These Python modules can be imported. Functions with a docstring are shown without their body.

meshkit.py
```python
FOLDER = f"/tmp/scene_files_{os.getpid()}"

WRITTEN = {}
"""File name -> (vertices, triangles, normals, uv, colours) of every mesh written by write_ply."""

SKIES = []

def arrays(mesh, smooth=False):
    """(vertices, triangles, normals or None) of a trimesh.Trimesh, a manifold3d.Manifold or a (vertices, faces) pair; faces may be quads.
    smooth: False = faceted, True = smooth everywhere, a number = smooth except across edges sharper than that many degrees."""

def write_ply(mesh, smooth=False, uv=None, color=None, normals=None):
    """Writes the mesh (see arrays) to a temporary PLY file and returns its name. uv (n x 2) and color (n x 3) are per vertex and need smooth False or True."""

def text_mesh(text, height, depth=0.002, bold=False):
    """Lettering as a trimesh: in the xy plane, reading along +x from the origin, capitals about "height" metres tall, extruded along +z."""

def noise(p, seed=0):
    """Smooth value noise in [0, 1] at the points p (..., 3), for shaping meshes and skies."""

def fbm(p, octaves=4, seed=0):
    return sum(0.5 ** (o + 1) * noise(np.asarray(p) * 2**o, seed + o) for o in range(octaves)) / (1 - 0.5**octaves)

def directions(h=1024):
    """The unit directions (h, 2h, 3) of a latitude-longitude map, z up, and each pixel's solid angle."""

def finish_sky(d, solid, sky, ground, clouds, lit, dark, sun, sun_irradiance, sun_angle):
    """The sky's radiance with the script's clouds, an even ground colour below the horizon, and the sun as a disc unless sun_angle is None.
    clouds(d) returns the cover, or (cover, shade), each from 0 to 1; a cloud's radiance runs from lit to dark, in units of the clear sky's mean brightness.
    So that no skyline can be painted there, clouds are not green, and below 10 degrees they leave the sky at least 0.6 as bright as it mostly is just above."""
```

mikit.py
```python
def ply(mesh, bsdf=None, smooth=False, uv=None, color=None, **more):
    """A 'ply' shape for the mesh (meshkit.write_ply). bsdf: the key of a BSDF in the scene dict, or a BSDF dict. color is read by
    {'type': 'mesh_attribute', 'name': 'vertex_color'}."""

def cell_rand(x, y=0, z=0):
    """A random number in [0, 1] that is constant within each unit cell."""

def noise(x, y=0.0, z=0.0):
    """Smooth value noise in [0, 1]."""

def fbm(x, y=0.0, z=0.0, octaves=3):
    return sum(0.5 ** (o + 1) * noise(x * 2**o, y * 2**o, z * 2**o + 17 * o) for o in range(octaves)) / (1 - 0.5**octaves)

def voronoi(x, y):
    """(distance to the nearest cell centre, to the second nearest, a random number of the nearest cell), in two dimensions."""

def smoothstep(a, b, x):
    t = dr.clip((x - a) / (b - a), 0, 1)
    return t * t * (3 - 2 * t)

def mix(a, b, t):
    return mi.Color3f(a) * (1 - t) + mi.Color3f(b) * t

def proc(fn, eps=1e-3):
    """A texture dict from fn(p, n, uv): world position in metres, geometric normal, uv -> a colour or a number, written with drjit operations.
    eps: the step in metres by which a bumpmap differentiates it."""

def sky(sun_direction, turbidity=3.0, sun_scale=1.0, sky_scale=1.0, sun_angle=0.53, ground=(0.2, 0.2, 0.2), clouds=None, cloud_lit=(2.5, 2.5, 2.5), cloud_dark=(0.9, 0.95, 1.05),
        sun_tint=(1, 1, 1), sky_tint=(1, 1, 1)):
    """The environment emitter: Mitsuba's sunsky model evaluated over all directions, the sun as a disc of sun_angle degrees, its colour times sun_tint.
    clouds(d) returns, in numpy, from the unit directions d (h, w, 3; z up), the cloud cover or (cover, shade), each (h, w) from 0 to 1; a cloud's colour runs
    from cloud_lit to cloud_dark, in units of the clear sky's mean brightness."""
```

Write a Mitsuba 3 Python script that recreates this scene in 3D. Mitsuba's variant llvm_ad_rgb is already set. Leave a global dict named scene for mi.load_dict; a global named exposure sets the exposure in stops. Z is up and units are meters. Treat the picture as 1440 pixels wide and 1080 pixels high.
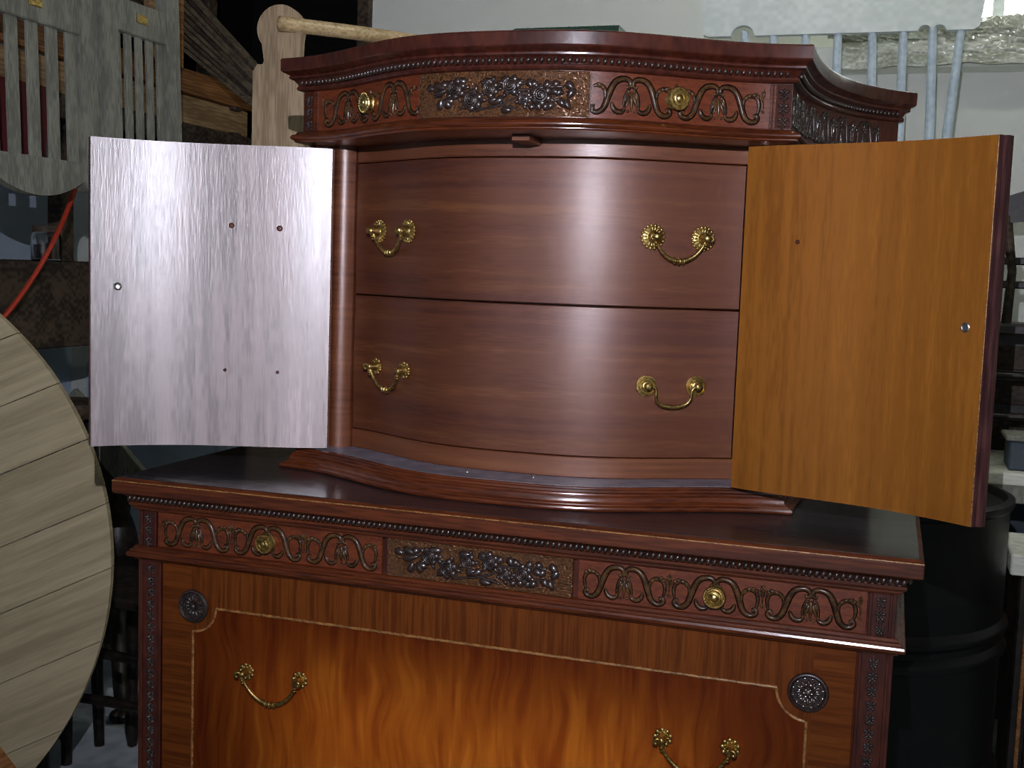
import math, random
import numpy as np, trimesh, mapbox_earcut, shapely
from shapely import affinity
import drjit as dr
import mitsuba as mi
import mikit
from mikit import proc, noise, fbm, smoothstep, mix, ply, cell_rand

T = mi.ScalarTransform4f
ZB = 0.95                       # height of the chest's top surface above the floor; builders work relative to it
scene, labels = {}, {}
random.seed(3)
rng = np.random.default_rng(7)

# ------------------------------------------------------------------ camera, lights, exposure
EYE = np.array([0.5113, -1.4241, 0.3251 + ZB])
RIGHT, UP, FWD = np.array([0.9497, 0.3114, 0.0347]), np.array([-0.0627, 0.0804, 0.9948]), np.array([-0.307, 0.9469, -0.0959])
scene['camera'] = {'type': 'perspective', 'fov': math.degrees(2 * math.atan(720 / 1629.6)), 'fov_axis': 'x', 'near_clip': 0.05, 'far_clip': 60.0,
                   'to_world': T().look_at(origin=EYE.tolist(), target=(EYE + FWD).tolist(), up=UP.tolist())}
FLASH = EYE - 0.03 * FWD + 0.27 * UP - 0.03 * RIGHT
scene['camera_flash'] = {'type': 'spot', 'to_world': T().look_at(origin=FLASH.tolist(), target=(FLASH + FWD - 0.0 * UP).tolist(), up=[0, 0, 1]),
                         'intensity': {'type': 'rgb', 'value': [9.0, 9.0, 10.4]}, 'cutoff_angle': 50.0, 'beam_width': 13.0}
WINDOW_LIGHT = [3.2, 3.4, 3.3]        # daylight in the window of the back wall
ADDED_LAMP_LIGHT = [31.0, 32.0, 28.5]         # unseen ceiling lamp, added to brighten the back wall
DOORWAY_LIGHT = [0.45, 0.48, 0.56]     # daylight in the open garage doorway behind the photographer
exposure = 0.0

# ------------------------------------------------------------------ helpers
def add(key, mesh, bsdf, smooth=30, up=True):
    if isinstance(mesh, (list, tuple)) and not (len(mesh) == 2 and isinstance(mesh[0], np.ndarray)):
        mesh = trimesh.util.concatenate(list(mesh))
    if isinstance(mesh, tuple):
        mesh = trimesh.Trimesh(mesh[0], mesh[1], process=False)
    mesh = mesh.copy()
    if up:
        mesh.apply_translation([0, 0, ZB])
    head, k = key, 1
    while key in scene:
        key = f'{head}_{k:03d}'; k += 1
    scene[key] = ply(mesh, bsdf, smooth)
    return key

def tag(key, label=None, category=None, group=None, kind=None):
    d = labels.setdefault(key, {})
    for a, b in (('label', label), ('category', category), ('group', group), ('kind', kind)):
        if b: d[a] = b

_taken = set()
def thing(name, label, category, group=None):
    key, k = name, 1
    while key in _taken:
        key = f'{name}_{k:03d}'; k += 1
    _taken.add(key)
    tag(key, label, category, group)
    return key

def box(lo, hi, bevel=0.0):
    lo, hi = np.asarray(lo, float), np.asarray(hi, float)
    lo, hi = np.minimum(lo, hi), np.maximum(lo, hi)
    if bevel <= 0:
        m = trimesh.creation.box(hi - lo); m.apply_translation((lo + hi) / 2); return m
    b = min(bevel, 0.45 * (hi - lo).min())
    pts = []
    for c in np.ndindex(2, 2, 2):
        p = np.where(np.array(c) == 1, hi, lo); s = np.where(np.array(c) == 1, -1, 1)
        for a in range(3):
            q = p + s * b; q[a] = p[a]; pts.append(q)
    return trimesh.convex.convex_hull(np.array(pts))

def rot(axis, deg, point=(0, 0, 0)):
    return trimesh.transformations.rotation_matrix(math.radians(deg), axis, point)

def frame(origin, ex, ey, ez):
    m = np.eye(4); m[:3, 0], m[:3, 1], m[:3, 2], m[:3, 3] = ex, ey, ez, origin
    return m

def plank(p0, p1, width, thick, wdir=(0, 0, 1), bevel=0.002):
    """A board from p0 to p1, its width along wdir."""
    p0, p1 = np.asarray(p0, float), np.asarray(p1, float)
    L = np.linalg.norm(p1 - p0); ex = (p1 - p0) / L
    w = np.asarray(wdir, float); w = w - ex * (w @ ex); w /= np.linalg.norm(w)
    m = box([0, -thick / 2, -width / 2], [L, thick / 2, width / 2], bevel)
    m.apply_transform(frame(p0, ex, np.cross(w, ex), w))
    return m

def tube(pts, r, sides=8, flat=1.0, caps=True):
    """A tube along pts with radii r; the frame stays level. flat squeezes it along the second axis."""
    p = np.asarray(pts, float); n = len(p)
    r = np.broadcast_to(r, (n,)).astype(float)
    t = np.gradient(p, axis=0); t /= np.linalg.norm(t, axis=1, keepdims=True) + 1e-12
    ref = np.array([0, 1.0, 0]) if abs(t[:, 1]).mean() < 0.8 else np.array([0, 0, 1.0])
    a = np.cross(t, ref); a /= np.linalg.norm(a, axis=1, keepdims=True) + 1e-12
    b = np.cross(a, t)
    ang = np.arange(sides) * 2 * np.pi / sides
    v = p[:, None] + r[:, None, None] * (np.cos(ang)[None, :, None] * a[:, None] + flat * np.sin(ang)[None, :, None] * b[:, None])
    v = v.reshape(-1, 3)
    i, j = np.meshgrid(np.arange(n - 1), np.arange(sides), indexing='ij')
    f = np.stack([i * sides + j, i * sides + (j + 1) % sides, (i + 1) * sides + (j + 1) % sides, (i + 1) * sides + j], -1).reshape(-1, 4)
    f = np.vstack([f[:, [0, 1, 2]], f[:, [0, 2, 3]]])
    if caps:
        v = np.vstack([v, p[:1] - t[:1] * r[0] * 0.6, p[-1:] + t[-1:] * r[-1] * 0.6]); m = n * sides
        k = np.arange(sides); kk = (k + 1) % sides
        f = np.vstack([f, np.stack([kk, k, np.full(sides, m)], -1), np.stack([(n - 1) * sides + k, (n - 1) * sides + kk, np.full(sides, m + 1)], -1)])
    m = trimesh.Trimesh(v, f, process=False)
    if m.volume < 0: m.invert()
    return m

def spline(pts, n=40):
    """A smooth curve through the points (Catmull-Rom)."""
    p = np.asarray(pts, float)
    d = np.r_[0, np.cumsum(np.linalg.norm(np.diff(p, axis=0), axis=1) ** 0.5 + 1e-9)]
    from scipy.interpolate import CubicSpline
    return CubicSpline(d, p, axis=0)(np.linspace(0, d[-1], n))

_ico = {s: trimesh.creation.icosphere(s) for s in (0, 1, 2)}
def blob(c, r, rotm=None, sub=1):
    m = _ico[sub].copy(); m.apply_scale(np.asarray(r, float))
    if rotm is not None: m.apply_transform(rotm)
    m.apply_translation(c); return m

def lathe(profile, sides=32, axis='z'):
    """Revolve (radius, height) pairs about z (or about the outward axis -y with axis='y')."""
    p = np.asarray(profile, float)
    ang = np.arange(sides) * 2 * np.pi / sides
    v = np.stack([p[:, None, 0] * np.cos(ang), p[:, None, 0] * np.sin(ang), np.repeat(p[:, 1:2], sides, 1)], -1).reshape(-1, 3)
    i, j = np.meshgrid(np.arange(len(p) - 1), np.arange(sides), indexing='ij')
    f = np.stack([i * sides + j, i * sides + (j + 1) % sides, (i + 1) * sides + (j + 1) % sides, (i + 1) * sides + j], -1).reshape(-1, 4)
    f = np.vstack([f[:, [0, 1, 2]], f[:, [0, 2, 3]]])
    n = len(v); v = np.vstack([v, [0, 0, p[0, 1]], [0, 0, p[-1, 1]]])
    k = np.arange(sides); kk = (k + 1) % sides; m = (len(p) - 1) * sides
    f = np.vstack([f, np.stack([kk, k, np.full(sides, n)], -1), np.stack([m + k, m + kk, np.full(sides, n + 1)], -1)])
    m = trimesh.Trimesh(v, f, process=False)
    if m.volume < 0: m.invert()
    if axis == 'y':
        m.apply_transform(np.array([[1, 0, 0, 0], [0, 0, -1, 0], [0, 1, 0, 0], [0, 0, 0, 1.0]]))
    return m

def loft(rings, close=True):
    """Closed rings (k, n, 3) joined from bottom to top, both ends capped."""
    R = np.asarray(rings, float); k, n, _ = R.shape
    v = R.reshape(-1, 3)
    i, j = np.meshgrid(np.arange(k - 1), np.arange(n), indexing='ij')
    f = np.stack([i * n + j, i * n + (j + 1) % n, (i + 1) * n + (j + 1) % n, (i + 1) * n + j], -1).reshape(-1, 4)
    f = np.vstack([f[:, [0, 1, 2]], f[:, [0, 2, 3]]])
    parts = [trimesh.Trimesh(v, f, process=False)]
    if close:
        for r, flip in ((R[0], True), (R[-1], False)):
            tri = mapbox_earcut.triangulate_float64(np.ascontiguousarray(r[:, :2]), np.array([n], np.uint32)).reshape(-1, 3)
            a = r[tri]; up_ = np.cross(a[:, 1] - a[:, 0], a[:, 2] - a[:, 0])[:, 2].sum() > 0
            if up_ == flip: tri = tri[:, ::-1]
            parts.append(trimesh.Trimesh(r, tri, process=False))
    return trimesh.util.concatenate(parts)

def prism(poly, depth):
    """A shapely polygon in (x, z) pulled along y from 0 to depth."""
    m = trimesh.creation.extrude_polygon(poly, depth, engine='earcut')
    m.apply_transform(np.array([[1, 0, 0, 0], [0, 0, 1, 0], [0, 1, 0, 0], [0, 0, 0, 1.0]])); m.invert()
    if m.volume < 0: m.invert()
    return m

# ------------------------------------------------------------------ materials
def rgb(r, g=None, b=None):
    return {'type': 'rgb', 'value': [r, r if g is None else g, r if b is None else b]}

def mat(name, color, rough=0.5, spec=0.5, metal=0.0, coat=0.0, coat_gloss=0.8, bump=None, bump_scale=1.0, **more):
    d = {'type': 'principled', 'base_color': color if isinstance(color, dict) else rgb(*color), 'roughness': rough if isinstance(rough, dict) else float(rough),
         'specular': float(spec), 'metallic': float(metal), **more}
    if coat: d |= {'clearcoat': float(coat), 'clearcoat_gloss': float(coat_gloss)}
    if bump is not None:
        d = {'type': 'bumpmap', 'arbitrary': {**proc(bump, 0.0008)}, 'scale': bump_scale, 'bsdf': d}
    scene[name] = {'type': 'twosided', 'bsdf': d}
    return name

def sub(a, k): return mi.Color3f(a) * k

def grain_v(hx, hy, dark, mid, light, freq=90.0, wide=9.0):
    """Straight vertical grain; the position across the boards is hx*x + hy*y."""
    def fn(p, n, uv):
        h = p.x * hx + p.y * hy
        w = h + 0.006 * noise(p.z * 3.0, h * 6.0)
        a = noise(w * wide, p.z * 0.6, 3.0)
        b = noise(w * freq, p.z * 6.0, 7.0)
        c = noise(w * freq * 4.0, p.z * 55.0, 9.0)
        t = 0.5 * a + 0.3 * b + 0.2 * c
        col = mix(dark, mid, smoothstep(0.2, 0.5, t))
        return mix(col, light, smoothstep(0.5, 0.85, t))
    return proc(fn)

def grain_h(dark, mid, light, freq=120.0):
    def fn(p, n, uv):
        w = p.z + 0.004 * noise(p.x * 4.0, p.z * 8.0)
        a = noise(p.x * 2.0, w * 30.0, 1.0)
        b = noise(p.x * 5.0, w * freq, 5.0)
        c = noise(p.x * 45.0, w * freq * 5.0, 8.0)
        t = 0.45 * a + 0.35 * b + 0.2 * c
        return mix(mix(dark, mid, smoothstep(0.2, 0.5, t)), light, smoothstep(0.5, 0.85, t))
    return proc(fn)

def fleck(dark, light, fx, fy, fz):
    def fn(p, n, uv):
        t = 0.6 * fbm(p.x * fx, p.y * fy, p.z * fz, 3) + 0.4 * noise(p.x * fx * 6, p.y * fy * 6, p.z * fz * 6)
        return mix(dark, light, smoothstep(0.3, 0.7, t))
    return proc(fn)

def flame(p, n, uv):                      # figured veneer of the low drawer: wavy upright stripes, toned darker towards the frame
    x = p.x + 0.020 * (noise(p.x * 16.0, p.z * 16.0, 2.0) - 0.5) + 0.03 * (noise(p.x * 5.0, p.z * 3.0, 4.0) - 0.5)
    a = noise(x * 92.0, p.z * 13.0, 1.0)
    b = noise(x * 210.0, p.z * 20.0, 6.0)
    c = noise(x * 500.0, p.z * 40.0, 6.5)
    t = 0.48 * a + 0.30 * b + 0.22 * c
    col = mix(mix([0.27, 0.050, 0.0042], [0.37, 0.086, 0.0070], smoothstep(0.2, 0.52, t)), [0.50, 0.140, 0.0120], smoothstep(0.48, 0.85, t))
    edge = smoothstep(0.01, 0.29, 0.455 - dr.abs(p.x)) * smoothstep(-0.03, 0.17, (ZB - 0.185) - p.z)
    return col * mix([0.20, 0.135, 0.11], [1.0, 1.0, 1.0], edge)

def band(p, n, uv):                       # cross-banded border of the low drawer
    t = 0.6 * noise(p.x * 260.0, p.z * 9.0, 3.0) + 0.4 * noise(p.x * 520.0, p.z * 30.0, 1.0)
    s = 0.6 * noise(p.z * 170.0, p.x * 5.0, 3.0) + 0.4 * noise(p.z * 520.0, p.x * 30.0, 1.0)
    t = dr.select(dr.abs(p.x) > 0.447, s, t)
    return mix([0.070, 0.0155, 0.0024], [0.118, 0.030, 0.0046], smoothstep(0.2, 0.8, t))

def pores(p, n, uv):
    h = p.x * 0.88 + p.y * 0.47
    return 0.00012 * noise(h * 900.0, p.z * 90.0, 3.0) + 0.00014 * noise(h * 260.0, p.z * 30.0, 5.0)

def pores_h(p, n, uv):
    return 0.00010 * noise(p.x * 90.0, p.z * 900.0, p.y * 60.0)

def brushed(p, n, uv):
    return 0.00016 * noise(p.x * 40.0, p.y * 900.0, 1.0)

def matted(p, n, uv):                     # punched ground behind the carved roses
    return 0.0012 * smoothstep(0.35, 0.7, noise(p.x * 620.0, p.y * 620.0, p.z * 620.0))

mat('mahogany_dark', fleck([0.032, 0.0065, 0.0038], [0.062, 0.0135, 0.0065], 30, 30, 8), 0.22, 0.45, coat=0.5, coat_gloss=0.93)
mat('mahogany_trim', fleck([0.044, 0.0088, 0.0023], [0.092, 0.020, 0.0045], 6, 20, 60), 0.22, 0.45, coat=0.5, coat_gloss=0.93)
mat('carved_wood', fleck([0.010, 0.0055, 0.0045], [0.028, 0.014, 0.010], 90, 90, 90), 0.25, 1.0, coat=0.6, coat_gloss=0.9)
mat('post_wood', rgb(0.040, 0.011, 0.0055), 0.55, 0.08)
mat('dark_glaze', rgb(0.010, 0.0045, 0.0025), 0.4, 0.3)
mat('scroll_wood', fleck([0.022, 0.0098, 0.0038], [0.080, 0.037, 0.012], 120, 120, 120), 0.24, 0.4, coat=0.3, coat_gloss=0.95)
mat('panel_red', fleck([0.075, 0.0135, 0.0035], [0.125, 0.026, 0.006], 40, 40, 160), 0.36, 0.5, coat=0.2, coat_gloss=0.8)
mat('rose_ground', fleck([0.010, 0.004, 0.002], [0.105, 0.042, 0.011], 420, 420, 420), 0.33, 0.5, coat=0.4, coat_gloss=0.8, spec_tint=0.5, bump=matted)
mat('top_wood', fleck([0.010, 0.009, 0.011], [0.020, 0.017, 0.020], 6, 200, 6), 0.17, 1.0, coat=0.6, coat_gloss=0.8, bump=brushed)
def varnished(name, color, warm_rough, gloss_rough, weight, warm_spec=1.0, gloss_spec=1.0, tint=1.0):
    a = {'type': 'principled', 'base_color': color, 'roughness': warm_rough, 'specular': warm_spec, 'spec_tint': tint}
    b = {'type': 'principled', 'base_color': color, 'roughness': gloss_rough, 'specular': gloss_spec}
    scene[name] = {'type': 'twosided', 'bsdf': {'type': 'blendbsdf', 'weight': weight, 'a': a, 'b': b}}
varnished('drawer_wood', grain_h([0.032, 0.0078, 0.0036], [0.056, 0.0155, 0.0056], [0.092, 0.031, 0.0092]), 0.60, 0.42, 0.68, 0.9)
varnished('rail_wood', grain_h([0.045, 0.012, 0.005], [0.085, 0.026, 0.010], [0.12, 0.042, 0.016], 200.0), 0.55, 0.38, 0.65, 0.6)
mat('walnut_painted_sheen', grain_v(0.88, 0.47, [0.16, 0.125, 0.118], [0.29, 0.230, 0.220], [0.42, 0.335, 0.325], 110.0, 14.0), 0.39, 1.0, coat=1.0, coat_gloss=0.1, bump=pores)  # flash sheen painted into the base colour; the wood itself is brown
mat('walnut_gold', grain_v(0.92, -0.38, [0.125, 0.041, 0.006], [0.180, 0.064, 0.009], [0.235, 0.089, 0.0125], 150.0, 16.0), 0.42, 0.4, coat=0.15, coat_gloss=0.5, spec_tint=0.8)
mat('door_edge', fleck([0.035, 0.011, 0.011], [0.085, 0.030, 0.027], 60, 60, 5), 0.5, 0.3)
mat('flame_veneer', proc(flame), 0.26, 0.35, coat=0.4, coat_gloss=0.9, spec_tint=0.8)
mat('cross_band', proc(band), 0.26, 0.35, coat=0.4, coat_gloss=0.9, spec_tint=0.8)
mat('gilt_bead', fleck([0.10, 0.036, 0.009], [0.30, 0.145, 0.042], 150, 150, 150), 0.32, 0.6, coat=0.4)
mat('brass', fleck([0.24, 0.155, 0.040], [0.86, 0.64, 0.24], 300, 300, 300), 0.36, metal=1.0)
mat('dark_brass', fleck([0.16, 0.10, 0.025], [0.70, 0.48, 0.16], 330, 330, 330), 0.38, metal=1.0)
mat('ledge_finish', fleck([0.085, 0.086, 0.108], [0.125, 0.125, 0.150], 10, 10, 10), 0.42, 0.8, coat=0.4, coat_gloss=0.4)
mat('steel', rgb(0.5, 0.49, 0.47), 0.3, metal=1.0)
def paint(p, n, uv):
    t = fbm(p.x * 1.3, p.y * 1.3, p.z * 1.3, 4)
    return mix([0.62, 0.64, 0.58], [0.76, 0.77, 0.71], t)
mat('wall_paint', proc(paint), 0.75, 0.3)
def paint_blue(p, n, uv):
    t = fbm(p.x * 2.3, p.y * 2.3, p.z * 2.3, 4)
    return mix([0.42, 0.52, 0.64], [0.52, 0.62, 0.72], t)
mat('wall_blue', proc(paint_blue), 0.75, 0.3)
mat('concrete', fleck([0.34, 0.38, 0.40], [0.50, 0.54, 0.56], 6, 6, 6), 0.8, 0.3)
mat('ceiling_board', rgb(0.42, 0.41, 0.38), 0.9, 0.2)
mat('dark_void', rgb(0.012, 0.012, 0.012), 0.9, 0.2)
mat('dark_timber', fleck([0.022, 0.015, 0.010], [0.075, 0.050, 0.032], 20, 20, 20), 0.6, 0.3)
mat('black_wood', fleck([0.006, 0.005, 0.004], [0.022, 0.015, 0.011], 12, 12, 12), 0.4, 0.4)
mat('weathered', fleck([0.16, 0.16, 0.13], [0.26, 0.26, 0.21], 60, 60, 9), 0.8, 0.25)
def oak(p, n, uv):
    h = p.z * 0.90 - p.y * 0.10 - p.x * 0.40
    l = p.x * 0.9 + p.z * 0.4
    t = 0.45 * noise(h * 26.0, l * 2.0, 2.0) + 0.35 * noise(h * 110.0, l * 5.0, 4.0) + 0.2 * noise(h * 420.0, l * 30.0, 1.0)
    return mix([0.29, 0.235, 0.135], [0.46, 0.385, 0.235], smoothstep(0.15, 0.85, t))
mat('bare_oak', proc(oak), 0.75, 0.25)
mat('pine_orange', fleck([0.16, 0.065, 0.020], [0.34, 0.15, 0.05], 40, 3, 40), 0.6, 0.3)
mat('pine_tan', fleck([0.20, 0.12, 0.055], [0.36, 0.23, 0.11], 40, 4, 30), 0.65, 0.3)
mat('plank_wood', fleck([0.29, 0.205, 0.12], [0.46, 0.34, 0.21], 60, 60, 5), 0.5, 0.4)
mat('pole_wood', fleck([0.36, 0.24, 0.11], [0.60, 0.44, 0.23], 30, 30, 30), 0.35, 0.5, coat=0.4)
mat('strip_wood', fleck([0.045, 0.035, 0.022], [0.13, 0.10, 0.062], 50, 50, 50), 0.7, 0.3)
mat('white_paint', fleck([0.58, 0.63, 0.60], [0.70, 0.74, 0.71], 14, 14, 14), 0.5, 0.4)
mat('spindle_paint', fleck([0.40, 0.48, 0.54], [0.52, 0.60, 0.66], 20, 20, 20), 0.5, 0.4)
mat('cream_board', fleck([0.60, 0.60, 0.50], [0.76, 0.76, 0.66], 14, 14, 40), 0.6, 0.3)
mat('drum_metal', rgb(0.004, 0.004, 0.0045), 0.38, 0.3)
mat('cord_rubber', rgb(0.42, 0.035, 0.012), 0.45, 0.5)
mat('dark_green', rgb(0.012, 0.030, 0.018), 0.5, 0.4)
mat('blue_grey', rgb(0.045, 0.060, 0.080), 0.5, 0.4)
mat('red_cloth', rgb(0.10, 0.014, 0.014), 0.7, 0.3)
scene['clear_glass'] = {'type': 'thindielectric', 'int_ior': 1.5}
scene['jar_glass'] = {'type': 'dielectric', 'int_ior': 1.5, 'ext_ior': 1.0}
mat('jar_fill', rgb(0.10, 0.04, 0.03), 0.5, 0.5)
mat('plastic_film', fleck([0.30, 0.30, 0.23], [0.58, 0.58, 0.50], 24, 24, 24), 0.09, 0.9, coat=0.8, coat_gloss=0.9)

# ------------------------------------------------------------------ the room (x to the right along the chest's front, y away from the camera)
F0, CE = -ZB, 2.75 - ZB           # floor and ceiling, relative to the chest's top
XL, XR, YB, YF = -2.25, 2.6, 2.0, -5.2
def struct(key, mesh, m, **kw):
    k = add(key, mesh, m, False, **kw)
    if '__' not in k: tag(k, kind='structure')
    return k
struct('floor', box([XL - .1, YF - .1, F0 - .1], [XR + .1, YB + 1.3, F0]), 'concrete')
struct('ceiling', box([XL - .1, YF - .1, CE], [XR + .1, YB + 1.3, CE + .1]), 'ceiling_board')
struct('wall_left', box([XL - .1, YF, F0], [XL, YB + .1, CE]), 'wall_blue')
struct('wall_right', box([XR, YF, F0], [XR + .1, YB + .1, CE]), 'wall_paint')
WX0, WX1, WZ0, WZ1 = 0.43, 1.75, 0.985, 1.60       # the window's opening
DX0, DX1, DZ1 = -2.15, -1.135, 1.30                # the dark doorway's opening
struct('wall_back', [box([DX1, YB, F0], [WX0, YB + .12, CE]), box([WX1, YB, F0], [XR, YB + .12, CE]), box([WX0, YB, F0], [WX1, YB + .12, WZ0]),
                     box([WX0, YB, WZ1], [WX1, YB + .12, CE]), box([DX0, YB, DZ1], [DX1, YB + .12, CE]), box([XL, YB, F0], [DX0, YB + .12, CE])], 'wall_paint')
struct('wall_closet', [box([XL - .1, YB + 1.2, F0], [DX1 + .3, YB + 1.3, CE]), box([XL - .1, YB + .12, F0], [XL, YB + 1.2, CE]), box([DX1 + .2, YB + .12, F0], [DX1 + .3, YB + 1.2, CE])], 'dark_void')
# window: frame, mullions, panes that pass the daylight
struct('window_1', [box([WX0, YB + .02, WZ0], [WX0 + .05, YB + .10, WZ1]), box([WX1 - .05, YB + .02, WZ0], [WX1, YB + .10, WZ1]), box([WX0, YB + .02, WZ0], [WX1, YB + .10, WZ0 + .03]), box([WX0, YB + .02, WZ1 - .05], [WX1, YB + .10, WZ1])], 'white_paint')
for x in (0.735, 1.05, 1.38):
    add('window_1__mullion', box([x - .014, YB + .03, WZ0], [x + .014, YB + .09, WZ1]), 'white_paint', False)
for a, b in ((WX0 + .05, .721), (.749, 1.036), (1.064, 1.366), (1.394, WX1 - .05)):
    m = box([a, YB + .075, WZ0 + .03], [b, YB + .08, WZ1 - .05]); m.apply_translation([0, 0, ZB])
    k = 'window_1__pane'; n_ = 1
    while k in scene: k = f'window_1__pane_{n_:03d}'; n_ += 1
    scene[k] = {**ply(m, 'white_paint', False), 'emitter': {'type': 'area', 'radiance': {'type': 'rgb', 'value': WINDOW_LIGHT}}}
struct('trim_1', box([0.20, YB - .10, .905], [XR - .02, YB, .965], .004), 'wall_paint')            # the ledge under the window
struct('trim_2', [box([DX1 - .012, YB - .025, F0], [DX1 + .03, YB + .02, DZ1 + .05], .003), box([DX0, YB - .025, DZ1], [DX1, YB + .02, DZ1 + .05], .003)], 'dark_timber')
# the wall behind the photographer with its garage doorway open to the day
GX0, GX1, GZ1 = -1.5, 2.2, 2.2 - ZB
struct('wall_front', [box([XL, YF - .1, F0], [GX0, YF, CE]), box([GX1, YF - .1, F0], [XR, YF, CE]), box([GX0, YF - .1, GZ1], [GX1, YF, CE])], 'wall_paint')
m = trimesh.Trimesh([[GX0, YF - .05, F0], [GX1, YF - .05, F0], [GX1, YF - .05, GZ1], [GX0, YF - .05, GZ1]], [[0, 2, 1], [0, 3, 2]], process=False)
if m.face_normals[0][1] < 0: m.invert()
m.apply_translation([0, 0, ZB])
scene['door_2'] = {**ply(m, 'white_paint', False), 'emitter': {'type': 'area', 'radiance': {'type': 'rgb', 'value': DOORWAY_LIGHT}}}
tag('door_2', kind='structure')

t = thing('ceiling_lamp', 'unseen fluorescent fixture added on the ceiling to brighten the back wall', 'lamp')  # added light source out of view, for the back wall
add(t + '__housing', box([-.15, .73, CE - .07], [1.20, .87, CE], .006), 'white_paint', False)
m = tube([(-.10, .80, CE - .095), (1.15, .80, CE - .095)], .018, 12); m.apply_translation([0, 0, ZB])
scene[t + '__tube'] = {**ply(m, 'white_paint', True), 'emitter': {'type': 'area', 'radiance': {'type': 'rgb', 'value': ADDED_LAMP_LIGHT}}}
for x in (-.11, 1.16): add(t + '__socket', box([x - .012, .78, CE - .115], [x + .012, .82, CE - .065], .002), 'white_paint', False)

# ------------------------------------------------------------------ the chest
CH = thing('tall_chest', 'dark mahogany chest-on-chest with carved friezes, its two bowed upper doors standing open', 'chest of drawers')
def part(name, mesh, m, parent=CH, smooth=30, label=None, kind=None):
    k = add(parent + '__' + name, mesh, m, smooth)
    if label or kind: tag(k, label, kind=kind)
    return k

# ---- lower case: rectangular plan, e = projection beyond the frieze plane (front at y = .029, half width .540)
BX, BY, BD = 0.540, 0.029, 0.620
def brect(e, z):
    b = 0.0015
    x, y0, y1 = BX + e, BY - e, BD
    return [[-x + b, y0, z], [x - b, y0, z], [x, y0 + b, z], [x, y1, z], [-x, y1, z], [-x, y0 + b, z]]
def bprofile(pr): return loft([brect(e, z) for e, z in pr])
part('case', [box([-BX + .002, BY + .006, -.86], [BX - .002, BD - .002, -.03])], 'mahogany_dark', smooth=False)
part('top', bprofile([(.006, -.0205), (.0245, -.0205), (.0265, -.0195), (.0275, -.018), (.0275, -.003), (.0265, -.001), (.0235, .0015), (.0215, .0035)]), 'mahogany_trim', smooth=25)
xe, ye = BX + .0268, BY - .0268
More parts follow.
